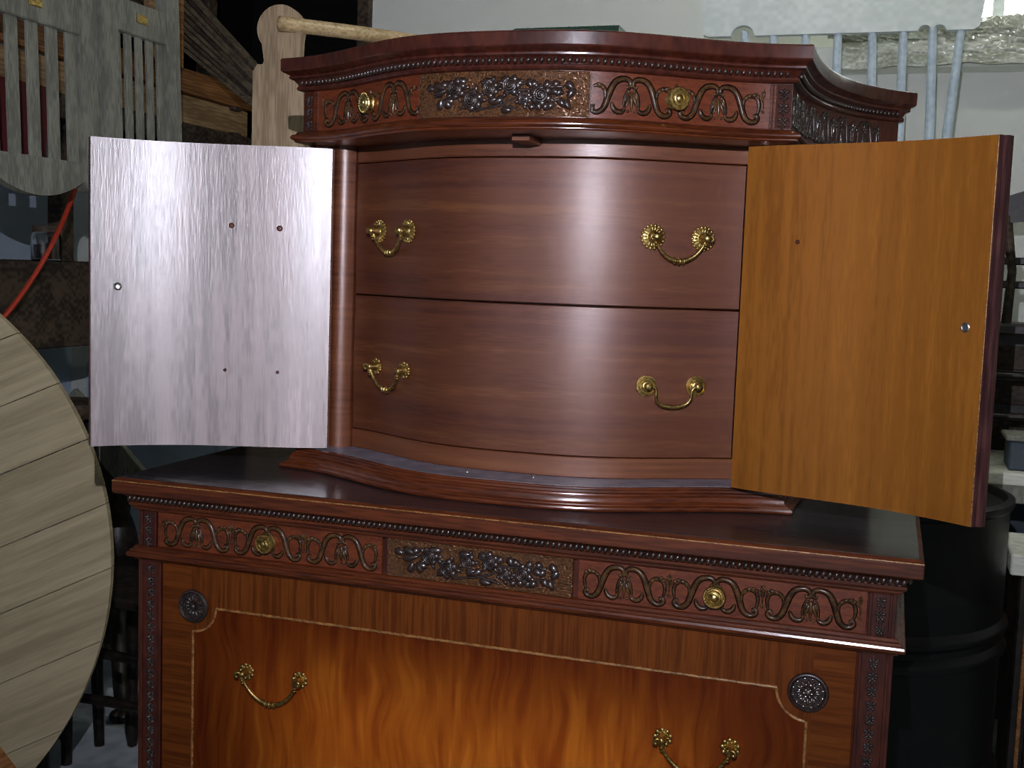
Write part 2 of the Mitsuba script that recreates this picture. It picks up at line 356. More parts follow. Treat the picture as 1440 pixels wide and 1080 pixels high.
part('worn_edge', tube([(-xe, BD * .6, -.0012), (-xe, ye, -.0012), (xe, ye, -.0012), (xe, BD * .6, -.0012)], .0011, 8), 'gilt_bead', smooth=50, label='rubbed lighter edge of the top, its highlight painted in gilt colour')  # rubbed edge; the flash highlight along it is put into the gilt colour
x, y0 = BX + .0210, BY - .0210
part('top_veneer', box([-x, y0, .0030], [x, BD - .002, .0042], .0004), 'top_wood', smooth=False, label='near-black polished top surface')
part('cove_molding', bprofile([(.0, -.047), (.004, -.0465), (.0055, -.044), (.0055, -.0415), (.009, -.0405), (.0105, -.038), (.0105, -.0345), (.0085, -.034), (.0095, -.030), (.014, -.025), (.018, -.0215), (.019, -.0203)]), 'mahogany_trim', smooth=25)
bd = []
for s in np.arange(-BX - .006, BX + .006, .0078):
    bd.append(blob([s, BY - .0128, -.0283], [.0034, .0040, .0052], rot([0, 1, 0], 22), 0 if abs(s) > 9 else 1))
for sx in (-1, 1):
    for y in np.arange(BY + .0, BD - .02, .0078):
        bd.append(blob([sx * (BX + .0128), y, -.0283], [.0040, .0034, .0052], None, 0))
part('bead_molding', bd, 'carved_wood', kind='stuff')
part('waist_molding', bprofile([(.0, -.1005), (.004, -.1015), (.0055, -.104), (.0055, -.1050), (.0085, -.1058), (.0095, -.1075), (.0095, -.1090), (.0125, -.1096), (.0136, -.1125), (.0130, -.1160), (.0100, -.1180), (.0060, -.1188), (.0045, -.1215), (.0, -.1225)]), 'mahogany_trim', smooth=25)

# carving: (s along the panel, d outward, z) -> the world
def on_front(y):
    return lambda q: np.stack([q[:, 0], y - q[:, 1], q[:, 2]], -1)
def mapped(mesh, fn):
    m = mesh.copy(); v = np.asarray(m.vertices)
    m.vertices = fn(v)
    if m.volume < 0: m.invert()
    return m
def ctube(pts, r, flat=0.8, sides=8):      # in panel coordinates, half sunk
    p = np.asarray(pts, float)
    return tube(np.stack([p[:, 0], np.zeros(len(p)), p[:, 1]], -1), r, sides, flat)
def cleaf(a, b, w, h=0.0028, d=0.0):
    a, b = np.asarray(a, float), np.asarray(b, float); L = np.linalg.norm(b - a); c = (a + b) / 2
    m = _ico[1].copy(); v = m.vertices * [L / 2, h, w]
    t = v[:, 0] / (L / 2); v[:, 2] *= 1 - 0.45 * t; v[:, 1] *= 1.0 - 0.35 * np.abs(v[:, 2]) / w * np.sign(1)
    ang = math.atan2(b[1] - a[1], b[0] - a[0])
    x, z = v[:, 0] * math.cos(ang) - v[:, 2] * math.sin(ang), v[:, 0] * math.sin(ang) + v[:, 2] * math.cos(ang)
    m.vertices = np.stack([x + c[0], v[:, 1] + d, z + c[1]], -1); return m
def cbead(c, r, h=None): return blob([c[0], 0, c[1]], [r, h or r, r], None, 1)

def scroll_motif(cx, half, ztop, H, lo, hi, mirror=(1, -1)):
    """One arch over a bellflower with the rings beside it; cx its centre, half = half a period."""
    out, low = [], []
    W = 0.0022
    def P(pts, sgn): return np.array([[cx + sgn * u * half, ztop - v * H] for u, v in pts])
    def clip(q):
        ok = (q[:, 0] >= lo) & (q[:, 0] <= hi); return q[ok]
    def stroke(pts, sgn, r, n=40):
        q = clip(spline(P(pts, sgn), n))
        if len(q) > 4:
            k = np.linspace(0, 1, len(q)); rr = r * (0.62 + 0.75 * np.sin(np.pi * k)); out.append(ctube(q, rr, 0.85)); low.append(ctube(q, rr + .0013, .22, 6))
    def leaf(a, b, sgn, w, h=.0028):
        q = P([a, b], sgn)
        if ((q[:, 0] > lo) & (q[:, 0] < hi)).all(): out.append(cleaf(q[0], q[1], w, h))
    def bead(a, sgn, r):
        q = P([a], sgn)[0]
        if lo < q[0] < hi: out.append(cbead(q, r))
    for sgn in mirror:
        stroke([(.10, .28), (.05, .26), (.025, .19), (.07, .10), (.20, .075), (.33, .13), (.42, .26), (.48, .43), (.53, .61), (.59, .80), (.69, .91), (.80, .92), (.88, .85), (.87, .77), (.80, .78)], sgn, W * 1.15, 56)
        bead((.10, .27), sgn, .0025); bead((.81, .79), sgn, .0022)
        stroke([(.15, .80), (.22, .89), (.32, .88), (.39, .80), (.42, .68)], sgn, W * .85, 20)
        bead((.16, .80), sgn, .0022); bead((.41, .70), sgn, .0018)
        stroke([(.565, .56), (.57, .40), (.63, .29), (.74, .26), (.85, .31), (.90, .44), (.90, .58), (.87, .70)], sgn, W * .62, 28)
        for a, b in (((.58, .38), (.66, .24)), ((.65, .31), (.76, .19)), ((.74, .28), (.86, .18)), ((.83, .32), (.92, .22))):
            leaf(a, b, sgn, .0031, .0032)
        leaf((1.0, .30), (.95, .12), sgn, .0018); leaf((1.0, .42), (.93, .24), sgn, .0017)
        stroke([(.17, .76), (.15, .58), (.11, .42), (.05, .32)], sgn, W * .45, 14)
        bead((.065, .385), sgn, .0021); bead((.075, .87), sgn, .0021); bead((.16, .84), sgn, .0017)
        leaf((.03, .45), (.13, .80), sgn, .0026, .003); leaf((.06, .42), (.17, .66), sgn, .0022, .0026)
        bead((.97, .64), sgn, .0016)
    for a, b, w in (((0, .36), (0, .90), .0028), ((1.0, .30), (1.0, .07), .0020), ((1.0, .60), (1.0, .28), .0012)):
        leaf(a, b, 1, w, .0032)
    bead((0, .25), 1, .0021); bead((1.0, .66), 1, .0020)
    return out, low

def rose(c, r):
    out = [blob([c[0], 0, c[1]], [r * .8, r * .42, r * .8], None, 2)]
    for k in range(6):
        a = k * math.pi / 3 + c[0] * 90
        out.append(blob([c[0] + math.cos(a) * r * .72, r * .12, c[1] + math.sin(a) * r * .72], [r * .40, r * .26, r * .40], None, 1))
    t = np.linspace(0, 1, 46); a = t * 2 * math.pi * 2.6 + c[1] * 70
    rad = r * (.74 - .62 * t)
    out.append(tube(np.stack([c[0] + rad * np.cos(a), r * (.28 + .26 * t), c[1] + rad * np.sin(a)], -1), r * .115, 6))
    return trimesh.util.concatenate(out)

ROSES = [(-.27, .36, .245), (-.165, .64, .255), (-.055, .38, .215), (.070, .31, .24), (.155, .62, .18), (.255, .54, .25)]   # (u, v, radius in panel heights)
LEAVES = [(-.42, .24, -.35, .34), (-.34, .20, -.37, .34), (-.42, .50, -.34, .40), (-.385, .84, -.365, .58), (-.32, .82, -.335, .58), (-.29, .66, -.35, .62), (-.21, .20, -.27, .16), (-.10, .22, -.04, .18),
          (-.22, .80, -.17, .70), (-.12, .84, -.15, .72), (-.06, .70, -.01, .60), (.02, .60, -.03, .74), (.01, .16, .06, .22), (.14, .20, .10, .32), (.17, .18, .20, .36), (.22, .20, .20, .36),
          (.30, .22, .27, .38), (.345, .20, .33, .36), (.31, .42, .36, .50), (.37, .40, .34, .56), (.40, .24, .44, .40), (.44, .38, .41, .60), (.36, .64, .39, .80), (.32, .70, .30, .88), (.25, .72, .23, .88),
          (.20, .74, .20, .90), (.28, .72, .28, .90), (.39, .66, .42, .86), (.02, .86, .08, .90), (-.47, .30, -.42, .36)]
STEMS = [[(-.14, .90), (-.03, .80), (.04, .72), (.10, .60), (.16, .66)], [(-.02, .74), (.06, .80), (.13, .88)], [(.10, .42), (.18, .40), (.28, .36), (.38, .34)], [(-.33, .52), (-.26, .48), (-.18, .46)], [(.26, .66), (.33, .66), (.38, .62)]]
def rose_carving(x0, x1, ztop, H):
    cx, L = (x0 + x1) / 2, (x1 - x0)
    P = lambda u, v: np.array([cx + u * L, ztop - v * H])
    rs = [rose(P(u, v), r * H) for u, v, r in ROSES]
    fo = [cleaf(P(a, b) * 1.12 - P(c, d) * .12, P(c, d) * 1.12 - P(a, b) * .12, .0056, .0050) for a, b, c, d in LEAVES]
    for u, v, r in ROSES:
        for k in range(5):
            a = k * 2 * math.pi / 5 + u * 23; c = P(u, v); d = np.array([math.cos(a), math.sin(a)]) * r * H
            if abs(c[1] + d[1] * 1.5 - (ztop - H / 2)) < H * .46: fo.append(cleaf(c + d * .7, c + d * 1.55, .0034, .0038))
    fo += [ctube(spline([P(*q) for q in s], 16), .0020, 1.2, 6) for s in STEMS]
    return rs, fo

def knob_mesh():
    pr = [(.0135, 0), (.0140, .002), (.0125, .004), (.0125, .0065), (.0142, .0080), (.0146, .0095), (.0136, .0112), (.0115, .0112), (.0108, .0104), (.0096, .0106), (.0085, .0126), (.0070, .0128), (.0063, .0118), (.0050, .0124), (.0040, .0142), (.0018, .0152)]
    m = [lathe(pr, 36, 'y')]
    for k in range(22):
        a = k * 2 * math.pi / 22; m.append(blob([.0126 * math.cos(a), -.0112, .0126 * math.sin(a)], [.0014, .0011, .0014], None, 0))
    return trimesh.util.concatenate(m)
KNOB = knob_mesh()

PZ, PH = -.0470, .0535                    # the frieze of the lower case: top and height
for sgn in (-1, 1):
    x0, x1 = (.1415, .5060) if sgn > 0 else (-.5060, -.1415)
    k = part('scroll_panel', box([x0, BY - .0005, PZ - PH], [x1, BY + .008, PZ], .0006), 'panel_red', smooth=False)
    kx, half = sgn * .3214, .059
    car, low = [], []
    for c in (-1, 0, 1):
        q = scroll_motif(kx + c * 2 * half, half, PZ - .002, PH - .004, x0 + .004, x1 - .004); car += q[0]; low += q[1]
    part('glaze', [mapped(m, on_front(BY - .0004)) for m in low], 'dark_glaze', k, True)
    part('carving', [mapped(m, on_front(BY - .0006)) for m in car], 'scroll_wood', k, True)
    kn = KNOB.copy(); kn.apply_translation([kx, BY - .001, -.0745]); part('knob', kn, 'dark_brass', k, 35, label='brass knob with concentric rings')
k = part('rose_panel', box([-.1330, BY - .0012, PZ - PH], [.1335, BY + .008, PZ], .0006), 'rose_ground', smooth=False)
rs, fo = rose_carving(-.128, .1285, PZ - .001, PH - .002)
for m in rs: part('rose', mapped(m, on_front(BY - .001)), 'carved_wood', k, True)
part('foliage', [mapped(m, on_front(BY - .001)) for m in fo], 'carved_wood', k, True)

def foliate(x, z0, z1, w, step):           # a chain of small leaves and buds up a post
    out = []; z = z0 - .004
    while z - step * .6 > z1:
        for s in (-1, 1):
            out.append(cleaf((x, z - step * .42), (x + s * w * .95, z - step * .10), .0021, .0028))
            out.append(cleaf((x, z - step * .55), (x + s * w * .9, z - step * .75), .0018, .0024))
            out.append(cbead((x + s * w * .55, z - step * .46), .0017))
        out.append(cleaf((x, z - step * .02), (x, z - step * .36), .0016, .003))
        out.append(cbead((x, z - step * .5), .0024, .0034)); out.append(cbead((x, z - step * .88), .0019, .0030))
        for s in (-1, 1): out.append(cbead((x + s * w * .8, z - step * .30), .0015, .0026)); out.append(cbead((x + s * w * .45, z - step * .78), .0014, .0024))
        z -= step
    return out
for sgn in (-1, 1):
    a, b = sgn * .5075, sgn * .5400
    k = part('frieze_post', [box([a, BY, -.101], [b, BY + .03, -.047], .0008), box([a, BY - .003, -.101], [a + sgn * .0045, BY + .01, -.047], .001), box([b - sgn * .0085, BY - .003, -.101], [b - sgn * .0045, BY + .01, -.047], .001)], 'mahogany_dark', smooth=False)
    part('carving', [mapped(m, on_front(BY - .0004)) for m in foliate(sgn * .5220, -.0475, -.100, .0062, .0172)], 'carved_wood', k, True)
    k = part('corner_post', [box([sgn * .4995, BY, -.86], [b, BY + .03, -.122], .0008), box([sgn * .4990, BY - .003, -.86], [sgn * .5040, BY + .01, -.122], .0012), box([b - sgn * .0085, BY - .003, -.86], [b - sgn * .0040, BY + .01, -.122], .0012)], 'mahogany_dark', smooth=False)
    part('carving', [mapped(m, on_front(BY - .0004)) for m in foliate(sgn * .5175, -.124, -.80, .0066, .0178)], 'carved_wood', k, True)

# drawers of the lower case
def rosette_plate(kind):
    if kind == 'sunflower':
        m = [lathe([(.0125, 0), (.0135, .0012), (.0110, .0030), (.0075, .0036), (.0060, .0050), (.0046, .0130), (.0052, .0165), (.0040, .0185), (.0018, .0195)], 24, 'y')]
        for k in range(18):
            a = k * 2 * math.pi / 18
            m.append(blob([.0132 * math.cos(a), -.0016, .0132 * math.sin(a)], [.0021, .0016, .0021], None, 1))
            m.append(cleaf((.006 * math.cos(a), .006 * math.sin(a)), (.0128 * math.cos(a), .0128 * math.sin(a)), .0014, .0012)); m[-1].vertices[:, 1] = -m[-1].vertices[:, 1] - .003; m[-1].invert()
    elif kind == 'shell':
        m = [lathe([(.0100, 0), (.0112, .0012), (.0095, .0030), (.0068, .0030), (.0058, .0046), (.0048, .0120), (.0054, .0150), (.0042, .0172), (.0018, .0182)], 24, 'y')]
        for k in range(9):
            a = k * 2 * math.pi / 9 + .3
            m.append(blob([.0102 * math.cos(a), -.0022, .0102 * math.sin(a)], [.0034, .0020, .0034], None, 1))
            m.append(blob([.0074 * math.cos(a + .35), -.0034, .0074 * math.sin(a + .35)], [.0015, .0013, .0015], None, 0))
    else:
        m = [lathe([(.0130, 0), (.0138, .0012), (.0134, .0030), (.0116, .0032), (.0108, .0014), (.0098, .0014), (.0092, .0038), (.0076, .0040), (.0070, .0018), (.0060, .0018), (.0056, .0044), (.0040, .0050), (.0036, .0120), (.0042, .0150), (.0020, .0165)], 32, 'y')]
    return trimesh.util.concatenate(m)
PLATES = {k: rosette_plate(k) for k in ('sunflower', 'shell', 'ringed')}
def bail(kind, a, h):
    """A hanging handle between posts at x = -a and a, its lowest point h below them."""
    if kind == 'ringed':
        p = spline([(-a, .0145, 0), (-a + .007, .0150, -.0005), (-a + .0105, .0150, -.005), (-a + .0110, .0135, -.014), (-a + .0150, .0115, -.023), (-a + .024, .0105, -.0275), (0, .0105, -.0290), (a - .024, .0105, -.0275), (a - .0150, .0115, -.023), (a - .0110, .0135, -.014), (a - .0105, .0150, -.005), (a - .007, .0150, -.0005), (a, .0145, 0)], 70)
        r = .0023 + .0012 * np.exp(-((p[:, 0]) / .018) ** 2)
        return mapped(tube(p, r, 10), lambda q: q * [1, -1, 1])
    t = np.linspace(math.pi, 2 * math.pi, 49)
    arc = np.stack([a * 0.98 * np.cos(t), .0150 - .006 * np.abs(np.sin(t)), h * np.sin(t) * (0.75 + .25 * np.abs(np.sin(t)))], -1)
    r = .0023 + .0014 * np.abs(np.sin(t)) ** 3
    m = [tube(arc, r, 10)]
    for dx, rr in ((-.0066, .0054), (0, .0060), (.0066, .0054)):
        m.append(blob([dx, arc[24, 1], -h + abs(dx) * .02], [.0023, rr, rr], None, 1))
    for s in (-1, 1):
        q = [(s * a, .0150, -.006), (s * a * 1.0 + s * .001, .0165, .000), (s * (a + .003), .0185, .0035), (s * (a + .0075), .0195, .0020), (s * (a + .0085), .0190, -.0025), (s * (a + .0060), .0185, -.0035)]
        m.append(tube(spline(q, 18), np.linspace(.0027, .0018, 18), 8))
        m.append(blob([s * (a + .0062), .0185, -.0030], [.0027] * 3, None, 1))
        m.append(blob([s * a * .98, .0148, -.0085], [.0034, .0034, .0020], None, 1)); m.append(blob([s * a * .97, .0145, -.0125], [.0030, .0030, .0016], None, 1))
    return mapped(trimesh.util.concatenate(m), lambda q: q * [1, -1, 1])
def pull(parent, kind, pos, a, h, normal=(0, -1), m_='brass', scale=1.0, label=None):
    """Two plates and a bail on a surface at pos whose outward horizontal direction is normal."""
    nx, ny = np.asarray(normal, float) / np.linalg.norm(normal)
    fr = frame(pos, [-ny, nx, 0], [-nx, -ny, 0], [0, 0, 1])
    for s in (-1, 1):
        q = PLATES[kind].copy(); q.apply_scale(scale); q.apply_translation([s * a, 0, 0]); q.apply_transform(fr)
        part('backplate', q, m_, parent, 18 if kind == 'ringed' else 40)
    q = bail(kind, a, h); q.apply_transform(fr); part('bail_handle', q, m_, parent, 50, label=label)

def bead_path(z0, z1):
    pts = []
    cx, cz, R = .4425, -.1820, .0385
    right = [(cx + R * math.cos(t), cz + R * math.sin(t)) for t in np.linspace(math.pi, 1.5 * math.pi, 14)]
    left = [(-p[0], p[1]) for p in right]
    lowr = [(p[0], z0 + z1 - p[1]) for p in right]; lowl = [(p[0], z0 + z1 - p[1]) for p in left]
    return right, left, lowr, lowl
k = part('drawer', box([-.4975, BY - .0005, -.530], [.4975, BY + .010, -.1235], .001), 'cross_band', smooth=False)
r_, l_, lr, ll = bead_path(-.1825, -.4715)
loop = [l_[::-1][-1]]
ring = l_[::-1][0:0]
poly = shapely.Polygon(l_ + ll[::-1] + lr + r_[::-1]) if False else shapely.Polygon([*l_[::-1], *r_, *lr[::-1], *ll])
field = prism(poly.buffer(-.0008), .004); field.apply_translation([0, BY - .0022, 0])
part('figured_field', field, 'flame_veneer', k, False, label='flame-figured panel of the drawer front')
bp = np.array(poly.exterior.coords)[:-1]
segs = []
bpd = np.vstack([np.linspace(bp[i], bp[(i + 1) % len(bp)], max(2, int(np.linalg.norm(bp[(i + 1) % len(bp)] - bp[i]) / .02)), endpoint=False) for i in range(len(bp))])
bpd = np.vstack([bpd, bpd[:1]])
part('gilt_bead', tube(np.stack([bpd[:, 0], np.full(len(bpd), BY - .0022), bpd[:, 1]], -1), .0021, 8), 'gilt_bead', k, 50, label='thin rubbed gilt bead with notched corners')
def medallion():
    m = [lathe([(.0245, 0), (.0255, .0020), (.0240, .0045), (.0222, .0050), (.0205, .0030), (.0195, .0016)], 40, 'y')]
    for i in range(12):
        a = i * math.pi / 6
        q = cleaf((.006 * math.cos(a), .006 * math.sin(a)), (.0178 * math.cos(a), .0178 * math.sin(a)), .0030, .0036); m.append(mapped(q, on_front(-.002)))
        m.append(blob([.0185 * math.cos(a + .26), -.0030, .0185 * math.sin(a + .26)], [.0018] * 3, None, 0)); m.append(blob([.0110 * math.cos(a + .26), -.0042, .0110 * math.sin(a + .26)], [.0016] * 3, None, 0))
    m += [blob([0, -.004, 0], [.0050, .0030, .0050], None, 1)] + [blob([.0048 * math.cos(a), -.0056, .0048 * math.sin(a)], [.0017] * 3, None, 0) for a in np.arange(6) * math.pi / 3]
    return trimesh.util.concatenate(m)
MED = medallion()
for sgn in (-1, 1):
    q = MED.copy(); q.apply_translation([sgn * .4425, BY - .0005, -.1830]); part('medallion', q, 'carved_wood', k, 40, label='round carved flower medallion')
    pull(k, 'shell', (sgn * .3075, BY - .0022, -.2690), .0435, .0405, m_='dark_brass')
k = part('drawer', box([-.4975, BY - .0005, -.845], [.4975, BY + .010, -.534], .001), 'cross_band', smooth=False)
part('plinth', [box([-BX - .008, BY - .008, -.95], [BX + .008, BD, -.855], .004)], 'mahogany_dark', smooth=False)

# ---- upper case: serpentine front, concave sides that flare towards the back
W0, YFZ, AMP, YBK = 0.367, 0.200, 0.145, 0.600
def bump(x):
    return np.clip((np.exp(-(np.abs(x) / .252) ** 3) - .0425) / .9575, 0, 1)
from scipy.interpolate import PchipInterpolator
FLARE = PchipInterpolator([0, .155, .31, .443, .557, .678, .826, .94, 1.0], [0, .001, .005, .013, .0235, .0405, .069, .104, .132])
TS = np.r_[np.linspace(0, .8, 20), np.linspace(.83, 1, 12)]
def uplan(px, py, z, amp=AMP, yend=YFZ, n=73):
    w = W0 + px
    xs = np.linspace(-w, w, n); ys = yend - py - amp * bump(xs * W0 / w)
    f = np.stack([xs, ys], -1)
    y0 = yend - py
    sx = w + FLARE(TS); sy = y0 + TS * (YBK - .012 - y0)
    side = np.stack([sx, sy], -1)[1:]
    end = np.array([[side[-1, 0] + .004, YBK - .008], [side[-1, 0] + .004, YBK + .006]])
    right = np.vstack([side, end]); left = right[::-1] * [-1, 1]
    r = np.vstack([f, right, left])
    return np.column_stack([r, np.full(len(r), z)])
def uloft(pr, **kw): return loft([uplan(p, p, z, **kw) for p, z in pr])
# base molding and ledge
part('base_molding', loft([uplan(px, py, z, amp=.125, yend=.2135) for px, py, z in ((.029, .0150, .0042), (.0312, .0172, .0058), (.0318, .0178, .0082), (.0312, .0172, .0106), (.0290, .0150, .0120), (.0255, .0118, .0122), (.0250, .0113, .0136), (.0228, .0096, .0140), (.0205, .0076, .0160), (.0192, .0066, .0190), (.0188, .0063, .0216), (.0188, .0063, .0226), (.0168, .0046, .0228), (.0172, .0048, .0248), (.0164, .0042, .0268), (.0142, .0024, .0276), (.0118, .0006, .0278), (.0112, .0002, .0310), (.0116, .0010, .0326), (.0106, .0008, .0344), (.0088, -.0005, .0350))]), 'mahogany_trim', smooth=20)
r0 = uplan(.004, -.004, 0.0350, amp=.125, yend=.2135); r1 = r0.copy(); r1[:, 2] = .0356
part('ledge', loft([r0, r1]), 'ledge_finish', smooth=False)
# carcass behind the drawers, stiles, rails
DY, DA = 0.280, 0.122
def bow(x0, x1, z0, z1, y_off, thick, n=61, bev=.0012, pillow=0.0):
    """A bowed board following the drawers' front, its face y_off in front of it."""
    xs = np.linspace(x0, x1, n); ys = DY - DA * bump(xs) - y_off
    prof = [(0, bev), (-bev, 0), (-thick, 0), (-thick, 0), (-bev, 0), (0, bev)]
    rings = []
    for d, dz in ((bev, None),):
        pass
    def rg(ins, z):
        xi = np.clip(xs, x0 + ins, x1 - ins)
        bulge = pillow * (1 - ((z - (z0 + z1) / 2) / ((z1 - z0) / 2)) ** 2)
        return np.column_stack([np.r_[xi, xi[::-1]], np.r_[ys + ins - bulge, (ys + thick)[::-1]], np.full(2 * n, z)])
    return loft([rg(bev, z0)] + [rg(0, z) for z in np.linspace(z0 + bev, z1 - bev, 10 if pillow else 2)] + [rg(bev, z1)])
cas = uplan(-.004, -.004, .0356)
XS = np.linspace(-.360, .360, 61)
fr_ = np.column_stack([XS, DY + .030 - DA * bump(XS)])
rear = uplan(-.004, -.004, 0)[73:, :2]
outer = np.vstack([fr_, rear])
part('upper_case', loft([np.column_stack([outer, np.full(len(outer), z)]) for z in (.0356, .530)]), 'mahogany_dark', smooth=30)
for sgn in (-1, 1):
    xa, xb = sorted((sgn * .3045, sgn * .362))
    th = np.linspace(0, math.pi, 17)
    prof = [(sgn * (.3225 - .0165 * math.cos(t)), .262 - .013 * math.sin(t) + .010 * (1 - math.cos(t)) * -.5) for t in th]
    prof = prof + [(sgn * .362, .232), (sgn * .362, .30), (sgn * .306, .30)]
    pts = np.array(prof)
    if shapely.Polygon(pts).exterior.is_ccw is False: pts = pts[::-1]
    part('stile', loft([np.column_stack([pts, np.full(len(pts), z)]) for z in (.0356, .512)]), 'rail_wood', smooth=40)
part('bottom_rail', bow(-.3045, .3045, .0356, .0655, 0.0, .03), 'rail_wood', smooth=30)
part('top_rail', bow(-.3045, .3045, .4885, .5160, 0.0, .03), 'rail_wood', smooth=30)
def dnormal(x):
    e = 1e-4; s = -(DA * (bump(x + e) - bump(x - e))) / (2 * e); n = np.array([s, -1.0]); return n / np.linalg.norm(n)
for i, (z0, z1) in enumerate(((.2825, .4872), (.0668, .2805))):
    k = part('drawer', bow(-.3028, .3028, z0, z1, .0002, .022, pillow=.0024), 'drawer_wood', smooth=30)
    for sgn in (-1, 1):
        x, z = sgn * .2180, (.3815, .1710)[i]
        kind = 'sunflower' if i == 0 else ('shell' if sgn < 0 else 'ringed')
        nn = dnormal(x)
        pull(k, kind, (x, DY - DA * float(bump(x)) - .0022, z), .0375, .0330 if kind != 'ringed' else .029, nn, 'brass', 1.22 if kind == 'sunflower' else (1.05 if kind == 'shell' else 1.12),
             {'sunflower': None, 'shell': None, 'ringed': 'plain bail handle on ringed plates'}[kind])
for x, y in ((-.0551, .1282), (.0421, .1367)):
    part('catch_pin', lathe([(.0034, 0), (.0034, .0015), (.0022, .0030), (.0012, .0042)], 14).apply_translation([x, y, .0356]), 'steel', smooth=40)
part('door_stop', box([.004, .100, .5035], [.030, .155, .5120], .001), 'rail_wood', smooth=False, label='small wooden door stop block')
# friezes, moldings, cornice of the upper case
part('lower_frieze_molding', uloft([(-.004, .5120), (.0090, .5122), (.0105, .5138), (.0105, .5152), (.0130, .5160), (.0150, .5185), (.0150, .5205), (.0130, .5232), (.0095, .5240), (.0080, .5262), (.0050, .5280), (.0020, .5290), (-.003, .5298)]), 'mahogany_trim', smooth=25)
part('frieze', uloft([(0, .5285), (0, .5915)]), 'mahogany_dark', smooth=30)
part('cornice', uloft([(-.002, .5895), (.0040, .5898), (.0070, .5908), (.0085, .5930), (.0080, .5960), (.0055, .5972), (.0065, .5990), (.0090, .6020), (.0115, .6050), (.0150, .6062), (.0172, .6075), (.0175, .6100), (.0160, .6118), (.0185, .6130), (.0225, .6150), (.0255, .6168), (.0265, .6185), (.0268, .6340), (.0255, .6360), (.0215, .6372)]), 'mahogany_dark', smooth=25)
# paths of the frieze plane, for carving that follows the curve
_p = uplan(0, 0, 0)[:, :2]
class Path:
    def __init__(s, pts):
        s.p = np.asarray(pts, float); s.d = np.r_[0, np.cumsum(np.linalg.norm(np.diff(s.p, axis=0), axis=1))]; s.L = s.d[-1]
    def at(s, u):
        x, y = np.interp(u, s.d, s.p[:, 0]), np.interp(u, s.d, s.p[:, 1]); e = .002
        dx = np.interp(u + e, s.d, s.p[:, 0]) - np.interp(u - e, s.d, s.p[:, 0]); dy = np.interp(u + e, s.d, s.p[:, 1]) - np.interp(u - e, s.d, s.p[:, 1])
        l = np.hypot(dx, dy) + 1e-12
        return x, y, dy / l, -dx / l
    def map(s, off=0.0):
        def fn(q):
            x, y, nx, ny = s.at(q[:, 0]); d = q[:, 1] + off
            return np.stack([x + nx * d, y + ny * d, q[:, 2]], -1)
        return fn
xs = np.linspace(-W0, W0, 401)
FP = Path(np.stack([xs, YFZ - AMP * bump(xs)], -1))
def s_of(x): return float(np.interp(x, FP.p[:, 0], FP.d))
def curved_slab(s0, s1, z0, z1, d0, d1, path, n=40):
    m = box([0, d0, z0], [1, d1, z1]); ss = np.linspace(s0, s1, n)
    x, y, nx, ny = path.at(ss)
    a = np.stack([x + nx * d1, y + ny * d1], -1); b = np.stack([x + nx * d0, y + ny * d0], -1)
    r = np.vstack([a, b[::-1]])
    if not shapely.Polygon(r).exterior.is_ccw: r = r[::-1]
    return loft([np.column_stack([r, np.full(len(r), z)]) for z in (z0, z1)])
UZ, UH = .5890, .0590
for sgn in (-1, 1):
    sa, sb = sorted((s_of(sgn * .1215), s_of(sgn * .3375)))
    k = part('scroll_panel', curved_slab(sa, sb, UZ - UH, UZ, -.004, .0008, FP), 'panel_red', smooth=30)
    sk = s_of(sgn * .2215); half = .0625; car, low = [], []
    for c in (-1, 1):
        q = scroll_motif(sk + c * half, half, UZ - .0035, UH - .007, sa + .002, sb - .002); car += q[0]; low += q[1]
    part('glaze', [mapped(m, FP.map(.0009)) for m in low], 'dark_glaze', k, True)
    part('carving', [mapped(m, FP.map(.0006)) for m in car], 'scroll_wood', k, True)
    x, y, nx, ny = FP.at(sk); kn = KNOB.copy(); kn.apply_scale(1.06)
    kn.apply_transform(frame([x + nx * .0006, y + ny * .0006, .5605], [-ny, nx, 0], [-nx, -ny, 0], [0, 0, 1])); part('knob', kn, 'brass', k, 35, label='brass knob with concentric rings')
    # corner post of the frieze: reeds and carved leaves
    se, sf = sorted((s_of(sgn * .3385), s_of(sgn * .3665)))
    reeds = [curved_slab(s_of(sgn * a) - .0016, s_of(sgn * a) + .0016, UZ - UH, UZ, -.002, .0026, FP, 4) for a in (.3395, .3440)]
    k = part('frieze_post', [curved_slab(se, sf, UZ - UH, UZ, -.004, .0010, FP, 6)], 'post_wood', smooth=30)
    for q in reeds: part('reed', q, 'mahogany_trim', k)
    part('carving', [mapped(m, FP.map(.0008)) for m in foliate(s_of(sgn * .3560), UZ - .001, UZ - UH + .001, .0080, .0185)], 'carved_wood', k, True)
k = part('rose_panel', curved_slab(s_of(-.1190), s_of(.1195), UZ - UH, UZ, -.004, .0016, FP, 60), 'rose_ground', smooth=30)
rs, fo = rose_carving(s_of(-.112), s_of(.1125), UZ - .002, UH - .004)
for m in rs: part('rose', mapped(m, FP.map(.0012)), 'carved_wood', k, True)
part('foliage', [mapped(m, FP.map(.0012)) for m in fo], 'carved_wood', k, True)
bd = []
for s in np.arange(.004, FP.L - .003, .0088):
    m = blob([0, 0, 0], [.0031, .0040, .0046], rot([0, 1, 0], 25), 1)
    x, y, nx, ny = FP.at(s); m.apply_transform(frame([x + nx * .0098, y + ny * .0098, .6012], [-ny, nx, 0], [-nx, -ny, 0], [0, 0, 1])); bd.append(m)
ts = np.linspace(0, 1, 200)
SIDES = {}
